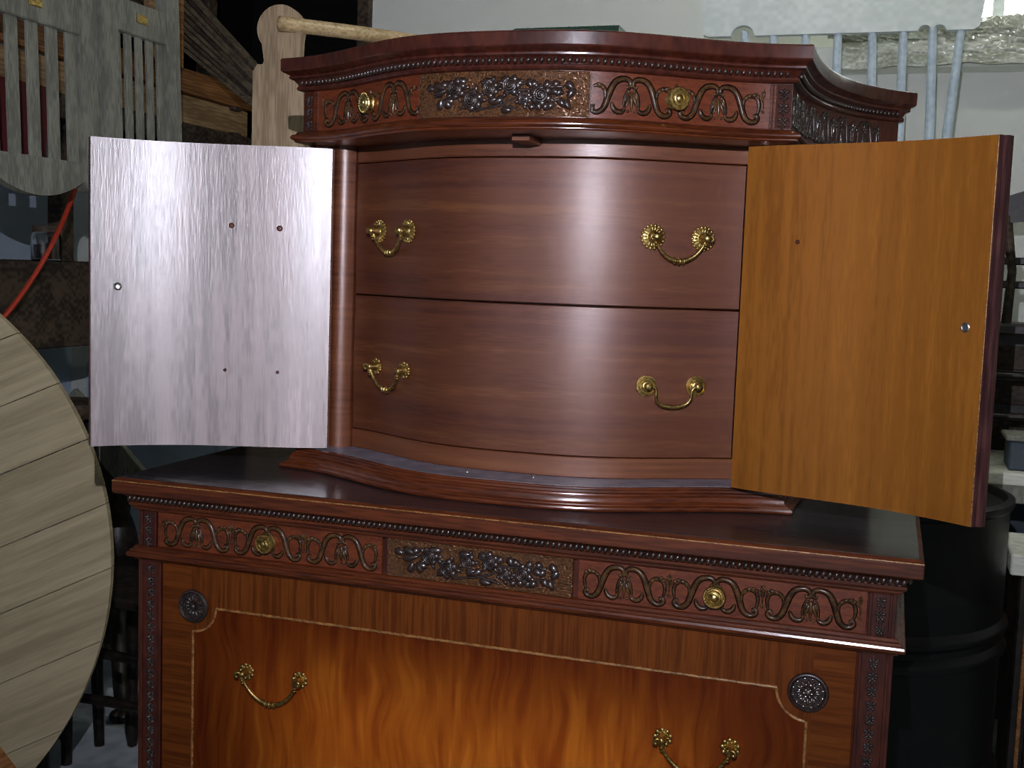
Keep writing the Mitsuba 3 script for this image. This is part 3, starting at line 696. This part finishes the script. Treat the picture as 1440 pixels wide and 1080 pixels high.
for sgn in (1, -1):
    sp = Path(np.stack([sgn * (W0 + FLARE(ts)), YFZ + ts * (YBK - .012 - YFZ)], -1)[::sgn])
    SIDES[sgn] = sp
    for s in np.arange(.006, sp.L - .004, .0088):
        x, y, nx, ny = sp.at(s); m = blob([0, 0, 0], [.0031, .0040, .0046], rot([0, 1, 0], 25), 1)
        m.apply_transform(frame([x + nx * .0098, y + ny * .0098, .6012], [-ny, nx, 0], [-nx, -ny, 0], [0, 0, 1])); bd.append(m)
part('bead_molding', bd, 'carved_wood', kind='stuff')
for sgn in (1, -1):
    sp = SIDES[sgn]; car = []
    for c in np.arange(.05, sp.L - .04, .062):
        car += scroll_motif(c, .031, UZ - .003, UH - .006, .010, sp.L - .03)[0]
    part('side_carving', [mapped(m, sp.map(.0004)) for m in car], 'carved_wood', smooth=True)

# ---- the two open doors: each is half of the serpentine front, turned on its outer edge
def door(sgn, hinge, free, m_in, label):
    n = 41
    xc = np.linspace(.322, .004, n); yc = .205 - .115 * bump(xc)
    p = np.stack([xc, yc], -1) - [xc[0], yc[0]]                    # from the hinge to the meeting edge, closed
    chord = p[-1] / np.linalg.norm(p[-1]); tgt = np.asarray(free, float) - hinge; L = np.linalg.norm(tgt); tgt = tgt / L
    t = p @ chord / np.linalg.norm(p[-1]) * L; dev = p @ np.array([-chord[1], chord[0]]) * 0.9     # + = towards the outside of the closed door
    side = np.array([-tgt[1], tgt[0]]); side = side if side[1] < 0 else -side                       # faces the camera: the inner side, now open
    inner = np.asarray(hinge) + t[:, None] * tgt - dev[:, None] * side * np.sign(dev @ np.ones(n) or 1) * DEV[sgn]
    nrm = np.gradient(inner, axis=0); nrm = np.stack([-nrm[:, 1], nrm[:, 0]], -1); nrm /= np.linalg.norm(nrm, axis=1, keepdims=True)
    nrm *= np.sign(nrm @ side)[:, None]
    outer = inner - nrm * .021
    z0, z1 = .0385, .5050
    k = part('door', loft_strip(inner, outer, z0, z1), m_in, smooth=25, label=label)
    a, b = inner[-1], outer[-1]
    ex = inner[-1] - inner[-2]; ex /= np.linalg.norm(ex); nn = nrm[-1]
    # rabbeted meeting edge: two steps
    edge = []
    for d0, d1, w in ((0.0006, .0095, .0012), (.0095, .0215, .0055 if sgn > 0 else .0012)):
        q = np.array([a - nn * d0, a - nn * d0 + ex * w, a - nn * d1 + ex * w, a - nn * d1])
        if not shapely.Polygon(q).exterior.is_ccw: q = q[::-1]
        edge.append(loft([np.column_stack([q, np.full(4, z)]) for z in (z0, z1)]))
    part('meeting_edge', edge, 'door_edge', k, False, label='dark stained rabbeted edge')
    return k, inner, nrm
def loft_strip(inner, outer, z0, z1):
    r = np.vstack([inner, outer[::-1]])
    if not shapely.Polygon(r).exterior.is_ccw: r = r[::-1]
    c = r.mean(0)
    return loft([np.column_stack([r, np.full(len(r), z)]) for z in (z0, z1)])
DEV = {-1: 0.95, 1: 0.8}
kl, il, nl = door(-1, np.array([-.3222, .2105]), np.array([-.6364, .0430]), 'walnut_painted_sheen', 'inner face of the left door, flash sheen painted into its pale colour')
kr, ir, nr = door(1, np.array([.3143, .1840]), np.array([.6181, .0570]), 'walnut_gold', 'golden brown inner face of the right door')
b = il[-4:] + nl[-4:] * .0005
part('edge_band', loft_strip(b, il[-4:] - nl[-4:] * .001, .0385, .5050), 'walnut_painted_sheen', kl, False, label='narrow band along the free edge of the left door')
q = ir[-1] + nr[-1] * .0002
part('worn_edge', tube([(q[0], q[1], .0390), (q[0], q[1], .27), (q[0], q[1], .5045)], .0009, 8), 'gilt_bead', kr, 50, label='rubbed pale edge of the right door')
def stud(parent, inner, nrm, t, z, r, m_, name, h=.0016):
    i = t * (len(inner) - 1); j = int(i); p = inner[j] + (inner[min(j + 1, len(inner) - 1)] - inner[j]) * (i - j); n = nrm[j]
    m = lathe([(r, 0), (r, h * .5), (r * .75, h), (r * .55, h * .55), (r * .3, h * .6)], 20, 'y')
    m.apply_transform(frame([p[0], p[1], z], [-n[1], n[0], 0], [-n[0], -n[1], 0], [0, 0, 1])); part(name, m, m_, parent, 40)
stud(kl, il, nl, .885, .283, .0062, 'steel', 'magnet_plate')
stud(kl, il, nl, .408, .382, .0042, 'mahogany_trim', 'plug'); stud(kl, il, nl, .215, .380, .0046, 'mahogany_trim', 'plug')
stud(kl, il, nl, .428, .158, .0026, 'mahogany_dark', 'plug'); stud(kl, il, nl, .215, .157, .0026, 'mahogany_dark', 'plug')
stud(kr, ir, nr, .915, .278, .0062, 'steel', 'magnet_plate'); stud(kr, ir, nr, .23, .378, .0030, 'mahogany_dark', 'plug')

# ------------------------------------------------------------------ around the chest
def obj(key, mesh, m, smooth=30): return add(key, mesh, m, smooth)
# dark green flat case on top of the cornice
t = thing('flat_case', 'dark green flat case lying on top of the chest behind the cornice', 'case')
obj(t + '__tray', box([-.030, .145, .6375], [.135, .30, .6520], .002), 'dark_green', False)
obj(t + '__lid', trimesh.convex.convex_hull(np.array([[-.032, .143, .6520], [.137, .143, .6520], [-.032, .302, .6520], [.137, .302, .6520], [-.012, .150, .6640], [.136, .150, .6640], [-.012, .296, .6640], [.136, .296, .6640]])), 'dark_green', False)

# heavy shelf along the left wall
t = thing('timber_shelf', 'heavy dark timber shelf along the left wall, a glass jar standing on it', 'shelf')
obj(t + '__board', box([-1.95, .52, .275], [-1.40, 1.75, .312], .004), 'dark_timber', False)
obj(t + '__fascia', box([-1.43, .52, .105], [-1.40, 1.75, .300], .003), 'dark_timber', False)
for y in (.60, 1.70): obj(t + '__post', box([-1.92, y - .03, F0], [-1.85, y + .03, .276], .003), 'dark_timber', False)

# glass jar
t = thing('glass_jar', 'small glass jar with a dark lid on the timber shelf beside the red cord', 'jar')
jx, jy, jz = -1.44, .905, .312
j = lathe([(.030, 0), (.034, .004), (.034, .062), (.028, .070), (.028, .078), (.0255, .078), (.0255, .068), (.031, .060), (.031, .006), (.0, .005)], 28); j.apply_translation([jx, jy, jz]); obj(t + '__glass', j, 'jar_glass', 40)
j = lathe([(.0, .007), (.029, .007), (.029, .040), (.0, .044)], 24); j.apply_translation([jx, jy, jz]); obj(t + '__contents', j, 'jar_fill', 40)
j = lathe([(.031, .0705), (.0315, .072), (.0315, .084), (.030, .086)], 28); j.apply_translation([jx, jy, jz]); obj(t + '__lid', j, 'dark_timber', 40)

# slatted garden chairs hung upside down in a row along the left wall
def garden_chair(y0, y1, ztop, zbot, xface, label, n_slats, lean, sw=1.0):
    t = thing('garden_chair', label, 'chair', 'slatted garden chairs hung upside down')
    w = y1 - y0
    M = trimesh.transformations.rotation_matrix(lean, [0, 1, 0], [xface, y0, ztop])
    def put(name, m, mm='weathered', sm=False):
        m.apply_transform(M); obj(t + '__' + name, m, mm, sm)
    h = ztop - zbot
    for y in (y0, y1):          # stiles, their rounded tops hanging lowest
        pf = shapely.Polygon([(-.026, 1.277 - ztop), (-.026, -h - .02), (.026, -h - .02), (.026, 1.277 - ztop)]).union(shapely.Point(0, -h - .02).buffer(.026))
        m = prism(pf, .030); m.apply_transform(np.array([[0, 1, 0, xface - .015], [1, 0, 0, y], [0, 0, 1, ztop], [0, 0, 0, 1.0]])); 
        if m.volume < 0: m.invert()
        put('stile', m)
    ys = np.linspace(y0 + .018, y1 - .018, 25)
    dip = .055 * (1 - ((ys - (y0 + y1) / 2) / (w / 2)) ** 2)
    crest = shapely.Polygon(np.vstack([np.stack([ys, np.full(25, .016)], -1), np.stack([ys, -dip - .008], -1)[::-1]]))
    m = prism(crest, .022); m.apply_transform(np.array([[0, 1, 0, xface - .011], [1, 0, 0, 0], [0, 0, 1, zbot], [0, 0, 0, 1.0]]))
    if m.volume < 0: m.invert()
    put('crest_rail', m)
    put('lower_rail', box([xface - .012, y0 + .018, ztop], [xface + .012, y1 - .018, ztop + .075], .003))
    put('maker_plate', box([xface + .012, (y0 + y1) / 2 - .020, ztop + .030], [xface + .0145, (y0 + y1) / 2 + .020, ztop + .050], .0005), 'dark_brass')
    for i in range(n_slats):
        y = y0 + .018 + (w - .036) * (i + .5) / n_slats
        put('slat', box([xface - .004, y - .0165 * sw, zbot + .012], [xface + .004, y + .0165 * sw, ztop + .005], .0015))
    for i in range(5):          # the seat above, folded against the back
        z = ztop + .21 + i * .06
        put('seat_slat', box([xface + .030, y0 + .005, z], [xface + .048, y1 - .005, z + .045], .002))
    for y in (y0 + .035, y1 - .035):
        put('leg', plank([xface + .062, y, ztop + .19], [xface + .062, y, ztop + .62], .034, .024, (0, 1, 0)))
    return t
garden_chair(.405, .735, .800, .512, -1.195, 'weathered grey slatted garden chair hung upside down above the red cord', 5, math.radians(-2))
garden_chair(.792, 1.030, .835, .520, -1.185, 'weathered grey slatted garden chair hung behind the first, nearer the lumber', 5, math.radians(-2), 0.72)
t = thing('hanging_rail', 'dark timber rail near the ceiling that the garden chairs hang from', 'rail')
obj(t + '__beam', box([-1.24, .20, 1.28], [-1.15, 2.0, 1.345], .003), 'dark_timber', False)
for y in (.25, 1.2, 1.9): obj(t + '__hanger', box([-1.215, y - .02, 1.34], [-1.175, y + .02, CE], .002), 'dark_timber', False)

# lumber racked along the left wall
def boards(items, cat_group):
    for (p0, p1, w, th, wd, mm, lab, name) in items:
        t = thing(name, lab, 'board', cat_group)
        obj(t, plank(p0, p1, w, th, wd, .002), mm, False)
boards([((-1.50, .12, .858), (-1.50, 1.93, .846), .068, .035, (0, 0, 1), 'pine_orange', 'orange-brown pine board on edge, topmost of the rack along the left wall', 'pine_board'),
        ((-1.515, .12, .776), (-1.515, 1.92, .769), .080, .03, (0, 0, 1), 'pine_tan', 'tan board on edge just under the orange pine board', 'tan_board'),
        ((-1.505, .12, .700), (-1.505, 1.95, .697), .060, .04, (0, 0, 1), 'dark_timber', 'dark board on edge, lowest of the racked lumber', 'dark_board')], None)
t = thing('lumber_rack', 'dark bracket rack left of the doorway that carries the lumber', 'rack')
for y in (.55, 1.15, 1.83):
    obj(t + '__upright', box([-1.62, y - .025, .312], [-1.575, y + .025, CE], .002), 'dark_timber', False)
    for z in (.664, .730, .812): obj(t + '__bracket', box([-1.58, y - .02, z - .012], [-1.480, y + .02, z + .002], .002), 'dark_timber', False)
boards([((-1.432, 1.318, .868), (-1.432, 1.318, 1.50), .058, .022, (0, 1, 0), 'pine_tan', 'narrow tan board standing upright behind the garden chairs', 'upright_board'),
        ((-1.450, 1.420, .868), (-1.450, 1.420, 1.50), .105, .022, (0, 1, 0), 'pine_orange', 'wider orange-brown board standing upright beside the strips', 'upright_board')], None)
# a bundle of thin strips leaning in the corner
t = thing('strip_bundle', 'slanting bundle of thin grey-brown wooden strips beside the dark doorway', 'wood strips')
for i in range(10):
    d = i * .0185
    a = np.array([-1.445, 1.505, 1.085 - d]); b = np.array([-1.215, 1.560, .845 - d * .62])
    obj(t + '__strip', plank(a + (a - b) * .8, b + (b - a) * .12, .0105, .030 - .008 * (i % 2), (.7, 0, .7), .001), ('strip_wood', 'dark_timber', 'strip_wood')[i % 3], False)

# red cloth over the lowest lumber board
t = thing('red_rag', 'dark red cloth hanging from the racked lumber behind the near garden chair', 'cloth')
ys = np.linspace(.74, .96, 30); zs = np.linspace(.735, .545, 16)
Yg, Zg = np.meshgrid(ys, zs, indexing='ij'); Xg = -1.478 + .008 * np.sin(Yg * 70) * (.74 - Zg) / .2
V = np.stack([Xg, Yg, Zg], -1).reshape(-1, 3); V = np.vstack([V, V - [.002, 0, 0]])
i, j = np.meshgrid(np.arange(29), np.arange(15), indexing='ij')
f = np.stack([i * 16 + j, (i + 1) * 16 + j, (i + 1) * 16 + j + 1, i * 16 + j + 1], -1).reshape(-1, 4); f = np.vstack([f[:, [0, 1, 2]], f[:, [0, 2, 3]]])
obj(t, trimesh.Trimesh(V, np.vstack([f, f[:, ::-1] + 480]), process=False), 'red_cloth', 60)

# red-orange extension cord hanging in front of the shelf
t = thing('extension_cord', 'red-orange extension cord hanging from the near garden chair down past the shelf', 'cord')
cp = spline([(-1.30, .885, .575), (-1.32, .877, .536), (-1.32, .860, .485), (-1.32, .798, .375), (-1.32, .705, .261), (-1.32, .617, .181), (-1.33, .555, .120), (-1.35, .515, .0), (-1.37, .52, -.30), (-1.36, .56, -.70), (-1.34, .62, F0 + .008)], 90)
obj(t, tube(cp, .0058, 10), 'cord_rubber', 60)

# plank upright with a rounded head that carries a pale pole
t = thing('plank_stand', 'bare wooden upright plank with a rounded head, left of the cornice, holding the pale pole', 'stand')
head = shapely.Point(.0, .845).buffer(.053).union(shapely.Polygon([(-.047, .85), (-.036, .775), (-.040, .765), (.055, .765), (.047, .78), (.052, .85)])).union(shapely.Polygon([(-.067, -.94), (-.062, .752), (-.052, .768), (.055, .768), (.066, .752), (.060, -.94)]))
head = head.buffer(.004).buffer(-.004)
m = prism(head, .026); m.apply_transform(rot([0, 0, 1], 8)); m.apply_translation([-.818, .915, 0]); obj(t + '__plank', m, 'plank_wood', False)
obj(t + '__foot', box([-.90, .86, F0], [-.64, 1.00, F0 + .05], .006), 'plank_wood', False)
t = thing('wooden_pole', 'pale varnished wooden pole held by the rounded head of the plank, running behind the cornice', 'pole')
obj(t, tube([(-.806, .894, .852), (-.70, 1.026, .857), (-.577, 1.183, .860), (-.30, 1.54, .868)], .0165, 14), 'pole_wood', 60)
t = thing('pole_post', 'plain wooden post behind the chest under the far end of the pale pole', 'post')
obj(t, box([-.33, 1.50, F0], [-.26, 1.58, .852], .003), 'plank_wood', False)

# round tabletop standing on edge: boards cut to the circle
def round_top():
    t = thing('round_tabletop', 'round bare wooden tabletop of planks standing on its edge left of the chest', 'tabletop')
    ctr = np.array([-1.541, .227, -.285]); R = .660
    nrm = np.array([.40, -.90, .05]); nrm /= np.linalg.norm(nrm)
    ex = np.array([nrm[1], -nrm[0], 0]) * -1; ex /= np.linalg.norm(ex); ez = np.cross(nrm, ex) * 1.0
    if ez[2] < 0: ez = -ez
    a = math.radians(24); u, v = ex * math.cos(a) + ez * math.sin(a), -ex * math.sin(a) + ez * math.cos(a)
    fr = frame(ctr, u, v, np.cross(u, v))
    circ = shapely.Point(0, 0).buffer(R, 64)
    ed = np.array([-.70, -.535, -.40, -.272, -.150, -.018, .105, .225, .36, .48, .60, .70])
    for lo, hi in zip(ed[:-1], ed[1:]):
        g = circ.intersection(shapely.box(-1, lo + .0008, 1, hi - .0008))
        if g.is_empty or g.area < 1e-4: continue
        m = trimesh.creation.extrude_polygon(g, .024, engine='earcut'); m.apply_translation([0, 0, -.012 + rng.uniform(-.0004, .0004)]); m.apply_transform(fr)
        obj(t + '__plank', m, 'bare_oak', False)
    m = trimesh.creation.extrude_polygon(circ.buffer(-.03).difference(circ.buffer(-.10)), .030, engine='earcut'); s = 1 if (np.cross(u, v) @ nrm) < 0 else -1
    m.apply_translation([0, 0, .012 if s > 0 else -.042]); m.apply_transform(fr); obj(t + '__apron', m, 'dark_timber', False)
    return ctr, R, nrm
RT = round_top()

# reddish board leaning in the near left corner
t = thing('red_board', 'reddish-brown board leaning in the bottom left corner before the round tabletop', 'board')
m = trimesh.convex.convex_hull(np.array([(-.85, -.12, -.20), (-.66, -.085, -.430), (-.62, -.085, -.56), (-.60, -.08, F0), (-1.0, -.14, F0), (-.85, -.14, -.20), (-.66, -.105, -.430), (-.60, -.10, F0), (-1.0, -.16, F0)]))
obj(t, m, 'pine_orange', False)

# dark furniture between the tabletop and the chest
t = thing('dark_stool', 'dark round stool behind the left door, under the timber shelf', 'stool')
m = lathe([(.055, -.075), (.095, -.072), (.105, -.060), (.106, -.045), (.098, -.036), (.0, -.034)], 32); m.apply_translation([-1.44, .985, 0]); obj(t + '__seat', m, 'dark_timber', 40)
for k in range(4):
    a = math.pi / 4 + k * math.pi / 2; ca, sa = math.cos(a), math.sin(a)
    obj(t + '__leg', tube([(-1.45 + .06 * ca, .985 + .06 * sa, -.07), (-1.46 + .075 * ca, .985 + .075 * sa, -.45), (-1.46 + .09 * ca, .985 + .09 * sa, F0)], [.016, .020, .013], 10), 'black_wood', 50)
obj(t + '__stretcher', tube([(-1.46 - .056, .985 - .056, -.60), (-1.46 + .056, .985 + .056, -.60)], .009, 8), 'black_wood', 50)

t = thing('dark_bench', 'low dark wooden bench with turned legs and stretchers between the round tabletop and the chest', 'bench')
cx, cy = -1.13, .90
for dx, dy in ((-.18, -.17), (.18, -.17), (-.18, .17), (.18, .17)):
    obj(t + '__leg', tube(spline([(cx + dx, cy + dy, F0 + .006), (cx + dx, cy + dy, -.80), (cx + dx * .98, cy + dy, -.62), (cx + dx * .95, cy + dy, -.50), (cx + dx * .95, cy + dy, -.452)], 24), np.interp(np.linspace(0, 1, 24), [0, .1, .3, .6, .8, 1], [.012, .020, .013, .020, .022, .016]), 10), 'black_wood', 50)
for z in (-.575, -.685):
    for dy in (-.17, .17): obj(t + '__stretcher', tube([(cx - .18, cy + dy, z), (cx, cy + dy, z + .006), (cx + .18, cy + dy, z)], [.009, .013, .009], 8), 'black_wood', 50)
obj(t + '__seat', box([cx - .20, cy - .19, -.455], [cx + .20, cy + .19, -.430], .006), 'black_wood', False)

t = thing('pedestal_base', 'black pedestal base with curved claw feet on the floor behind the round tabletop', 'pedestal')
px_, py_ = -1.62, 1.42
m = lathe([(.060, -.80), (.075, -.76), (.050, -.70), (.042, -.62), (.065, -.52), (.050, -.46), (.035, -.42), (.055, -.30), (.06, -.28)], 24); m.apply_translation([px_, py_, 0]); obj(t + '__column', m, 'black_wood', 40)
for k in range(3):
    a = math.radians(-50 + 120 * k); ca, sa = math.cos(a), math.sin(a)
    p = spline([(.03, -.70), (.09, -.70), (.16, -.78), (.22, -.88), (.27, -.915)], 20)
    obj(t + '__leg', tube(np.stack([px_ + p[:, 0] * ca, py_ + p[:, 0] * sa, p[:, 1]], -1), np.linspace(.034, .020, 20), 10), 'black_wood', 50)
    toes = [blob([px_ + (.275 + .010 * math.cos(b)) * ca - .022 * math.sin(b) * sa, py_ + (.275 + .010 * math.cos(b)) * sa + .022 * math.sin(b) * ca, F0 + .018], [.026, .018, .018], rot([0, 0, 1], math.degrees(a + b * .4)), 1) for b in (-1.0, 0, 1.0)]
    obj(t + '__claw_foot', toes, 'black_wood', True)
t = thing('grey_board', 'grey board leaning at a slant behind the low dark bench, left of the chest', 'board')
obj(t, plank((-1.62, 1.20, -.06), (-.80, 1.28, F0 + .05), .085, .02, (.66, 0, .75)), 'weathered', False)
t = thing('grey_panel', 'pale blue-grey sheet standing across the lower half of the dark doorway', 'panel')
obj(t + '__sheet', box([-2.16, 1.965, F0], [-1.06, 1.985, -.04], .002), 'wall_blue', False)
obj(t + '__rib', box([-1.62, 1.955, F0], [-1.58, 1.966, -.04], .002), 'wall_blue', False)
t = thing('blue_tray', 'small blue tray on the floor behind the low dark bench', 'tray')
obj(t + '__base', box([-1.58, 1.71, F0], [-1.30, 1.945, F0 + .02], .004), 'blue_grey', False)
obj(t + '__rim', [box([-1.58, 1.71, F0 + .02], [-1.30, 1.72, F0 + .06]), box([-1.58, 1.935, F0 + .02], [-1.30, 1.945, F0 + .06]), box([-1.58, 1.72, F0 + .02], [-1.57, 1.935, F0 + .06]), box([-1.31, 1.72, F0 + .02], [-1.30, 1.935, F0 + .06])], 'blue_grey', False)

# ------------------------------------------------------------------ right of the chest
# white workbench along the back wall
t = thing('white_bench', 'white-topped workbench along the back wall, right of the chest', 'workbench')
obj(t + '__top', box([.02, 1.42, -.121], [2.3, 1.96, -.092], .003), 'cream_board', False)
obj(t + '__apron', box([.04, 1.425, -.162], [2.28, 1.45, -.121], .002), 'weathered', False)
for x in (.08, .765, 1.5, 2.22): obj(t + '__leg', box([x - .025, 1.435, F0], [x + .025, 1.485, -.12], .003), 'dark_timber', False)
for x in (.08, 2.22): obj(t + '__leg', box([x - .025, 1.88, F0], [x + .025, 1.93, -.12], .003), 'dark_timber', False)
obj(t + '__back_panel', box([.06, 1.93, F0 + .1], [2.24, 1.945, -.122]), 'blue_grey', False)

# white spindle-back chair standing on the bench
t = thing('white_chair', 'white-painted spindle-back chair behind the chest, wide crest rail above the cornice', 'chair')
zc, yb_ = .937, 1.60
body = shapely.Polygon([(.012, zc + .006), (.028, zc), (.655, zc), (.668, zc + .008), (.680, zc + .10), (.660, zc + .20), (.56, zc + .235), (.34, zc + .245), (.12, zc + .235), (.02, zc + .20), (.002, zc + .10)])
for xq in (.112, .545, .578): body = body.difference(shapely.Point(xq, zc - (.004 if xq < .2 else .002)).buffer(.030 if xq < .2 else .0155))
m = prism(body, .024); m.apply_translation([0, yb_ - .012, 0]); obj(t + '__crest_rail', m, 'white_paint', False)
for xt, xb in ((.115, .150), (.186, .205), (.266, .270), (.343, .349), (.424, .436), (.4965, .502), (.5635, .572), (.628, .612)):
    dz = (zc + .012 - .690); 
    obj(t + '__spindle', tube([(xt, yb_, zc + .012), (xb, yb_ - .002, .690), (xb + (xb - xt) * .35, yb_ - .004, .600)], [.0098, .0118, .0095], 10), 'spindle_paint', 50)
obj(t + '__seat', box([.10, yb_ - .06, .565], [.66, yb_ + .17, .605], .01), 'white_paint', False)
for x, y in ((.14, yb_ - .02), (.62, yb_ - .02), (.14, yb_ + .14), (.62, yb_ + .14)):
    obj(t + '__leg', tube([(x, y, .57), (x, y, .25), (x, y, -.083)], [.016, .021, .013], 10), 'spindle_paint', 50)

# crinkled clear plastic bundled on the ledge under the window
t = thing('plastic_sheet', 'crumpled clear plastic sheeting bundled on the ledge under the window', 'plastic sheet')
g = trimesh.creation.cylinder(.05, 1.0, sections=40); 
nu, nv = 260, 44
uu, vv = np.meshgrid(np.linspace(0, 1, nu), np.linspace(0, 2 * np.pi, nv, endpoint=False), indexing='ij')
import meshkit
q = np.stack([uu * 16, np.cos(vv) * 1.5, np.sin(vv) * 1.5], -1)
rr = .040 + .030 * (meshkit.fbm(q * 1.3, 4, 2) - .5) + .022 * np.abs(meshkit.fbm(q * 2.6, 3, 5) - .5) * 2
rr *= (np.clip(uu / .06, 0.25, 1) * np.clip((1 - uu) / .06, 0.25, 1))
X = .30 + uu * 1.10
V = np.stack([X, 1.952 - .048 + rr * .8 * np.cos(vv) * .9, .966 + .030 + rr * np.sin(vv) * .78 - .0], -1)
V[..., 2] = np.maximum(V[..., 2], .9655)
V = V.reshape(-1, 3)
i, j = np.meshgrid(np.arange(nu - 1), np.arange(nv), indexing='ij')
f = np.stack([i * nv + j, (i + 1) * nv + j, (i + 1) * nv + (j + 1) % nv, i * nv + (j + 1) % nv], -1).reshape(-1, 4)
m = trimesh.Trimesh(V, np.vstack([f[:, [0, 1, 2]], f[:, [0, 2, 3]]]), process=False)
obj(t + '__roll', m, 'plastic_film', 22)
uu, vv = np.meshgrid(np.linspace(0, 1, 200), np.linspace(0, 1, 26), indexing='ij')
q = np.stack([uu * 14, vv * 3, uu * 0], -1)
X = .32 + uu * 1.0; Zz = .972 - vv * (.055 + .03 * meshkit.fbm(np.stack([uu * 9, uu * 0, uu * 0], -1), 2, 9)); Y = 1.897 - .006 - .020 * meshkit.fbm(q * 1.6, 4, 3) - .012 * vv
V = np.stack([X, Y, Zz], -1).reshape(-1, 3); V = np.vstack([V, V + [0, .002, 0]])
i, j = np.meshgrid(np.arange(199), np.arange(25), indexing='ij'); n0 = 200 * 26
f = np.stack([i * 26 + j, (i + 1) * 26 + j, (i + 1) * 26 + j + 1, i * 26 + j + 1], -1).reshape(-1, 4)
f = np.vstack([f[:, [0, 1, 2]], f[:, [0, 2, 3]]])
obj(t + '__hanging_fold', trimesh.Trimesh(V, np.vstack([f, f[:, ::-1] + n0]), process=False), 'plastic_film', 22)

# black oil drum
t = thing('oil_drum', 'black steel oil drum standing on the floor behind the right end of the chest', 'drum')
R = .292; pr = [(R - .02, F0), (R, F0 + .004), (R + .006, F0 + .012), (R, F0 + .022)]
for zc_ in (F0 + .295, F0 + .595):
    for dz in (-.022, .022):
        pr += [(R, zc_ + dz - .016), (R + .010, zc_ + dz - .006), (R + .012, zc_ + dz), (R + .010, zc_ + dz + .006), (R, zc_ + dz + .016)]
pr += [(R, F0 + .845), (R + .008, F0 + .852), (R + .008, F0 + .864), (R - .006, F0 + .868), (R - .010, F0 + .852), (.05, F0 + .850), (.0, F0 + .850)]
m = lathe(pr, 64); m.apply_translation([.468, 1.05, 0]); obj(t + '__barrel', m, 'drum_metal', 40)
m = lathe([(.03, F0 + .850), (.032, F0 + .862), (.02, F0 + .866)], 20); m.apply_translation([.60, 1.10, 0]); obj(t + '__bung', m, 'drum_metal', 40)

# small dark chair on the bench
t = thing('small_dark_chair', 'small dark wooden chair standing on the white workbench right of the open door', 'chair')
cx, cy = .93, 1.60
cr = shapely.Polygon([(-.19, 0), (-.19, .06), (-.12, .085), (0, .098), (.12, .085), (.19, .06), (.19, 0), (.1, .012), (-.1, .012)])
m = prism(cr, .020); m.apply_translation([cx, cy - .01, .480]); obj(t + '__crest_rail', m, 'black_wood', False)
for z in (.393, .337): obj(t + '__back_slat', box([cx - .17, cy - .007, z - .009], [cx + .17, cy + .007, z + .009], .003), 'black_wood', False)
for s in (-1, 1): obj(t + '__back_post', tube([(cx + s * .155, cy, .235), (cx + s * .150, cy, .37), (cx + s * .172, cy, .50)], [.012, .010, .013], 10), 'dark_timber', 50)
obj(t + '__seat', box([cx - .22, cy - .03, .216], [cx + .22, cy + .17, .244], .006), 'black_wood', False)
for dx, dy in ((-.18, .0), (.18, .0), (-.18, .14), (.18, .14)): obj(t + '__leg', tube([(cx + dx, cy + dy, .22), (cx + dx * 1.03, cy + dy, .06), (cx + dx * 1.06, cy + dy, -.084)], [.013, .018, .012], 10), 'black_wood', 50)
for z in (.02, .12): obj(t + '__stretcher', tube([(cx - .18, cy, z), (cx + .18, cy, z)], .009, 8), 'black_wood', 50)

t = thing('white_board', 'unseen white board added behind the open right door for the chest top to reflect', 'board')  # hidden board, added only as a bright reflection in the chest top
m = box([.30, 1.445, -.0915], [.735, 1.457, .62], .002); m.apply_transform(rot([1, 0, 0], -4, (0, 1.445, -.09))); obj(t, m, 'cream_board', False)
t = thing('dark_crate', 'dark wooden crate on the white workbench behind the small dark chair', 'crate')
obj(t + '__body', box([.70, 1.815, -.0915], [1.45, 1.95, .215], .004), 'black_wood', False)
for z in (-.03, .06, .15): obj(t + '__slat', box([.70, 1.802, z - .03], [1.45, 1.816, z + .03], .002), 'dark_timber', False)
t = thing('grey_crate', 'blue-grey crate with a lighter lid on the white workbench under the small dark chair', 'crate')
obj(t + '__body', box([.79, 1.46, -.091], [1.06, 1.575, -.022], .004), 'blue_grey', False)
obj(t + '__lid', box([.78, 1.455, -.022], [1.07, 1.58, -.010], .003), 'weathered', False)

# things at the right edge of the picture
t = thing('dark_cabinet', 'dark wooden cabinet below the white workbench at the right edge', 'cabinet')
obj(t + '__body', box([.800, 1.16, F0], [1.45, 1.36, -.255], .004), 'black_wood', False)
obj(t + '__edge_strip', box([.815, 1.150, F0 + .02], [.823, 1.16, -.275], .001), 'pine_orange', False)
obj(t + '__door', box([.83, 1.148, F0 + .03], [1.42, 1.16, -.275], .003), 'black_wood', False)
t = thing('cream_panel', 'cream-painted board lying on the dark cabinet at the right edge', 'board')
obj(t, box([.775, 1.10, -.2545], [1.40, 1.34, -.212], .003), 'cream_board', False)
t = thing('concrete_block', 'grey block on the floor between the oil drum and the dark cabinet', 'block')
obj(t, box([.745, 1.37, F0], [.80, 1.425, F0 + .13], .004), 'weathered', False)
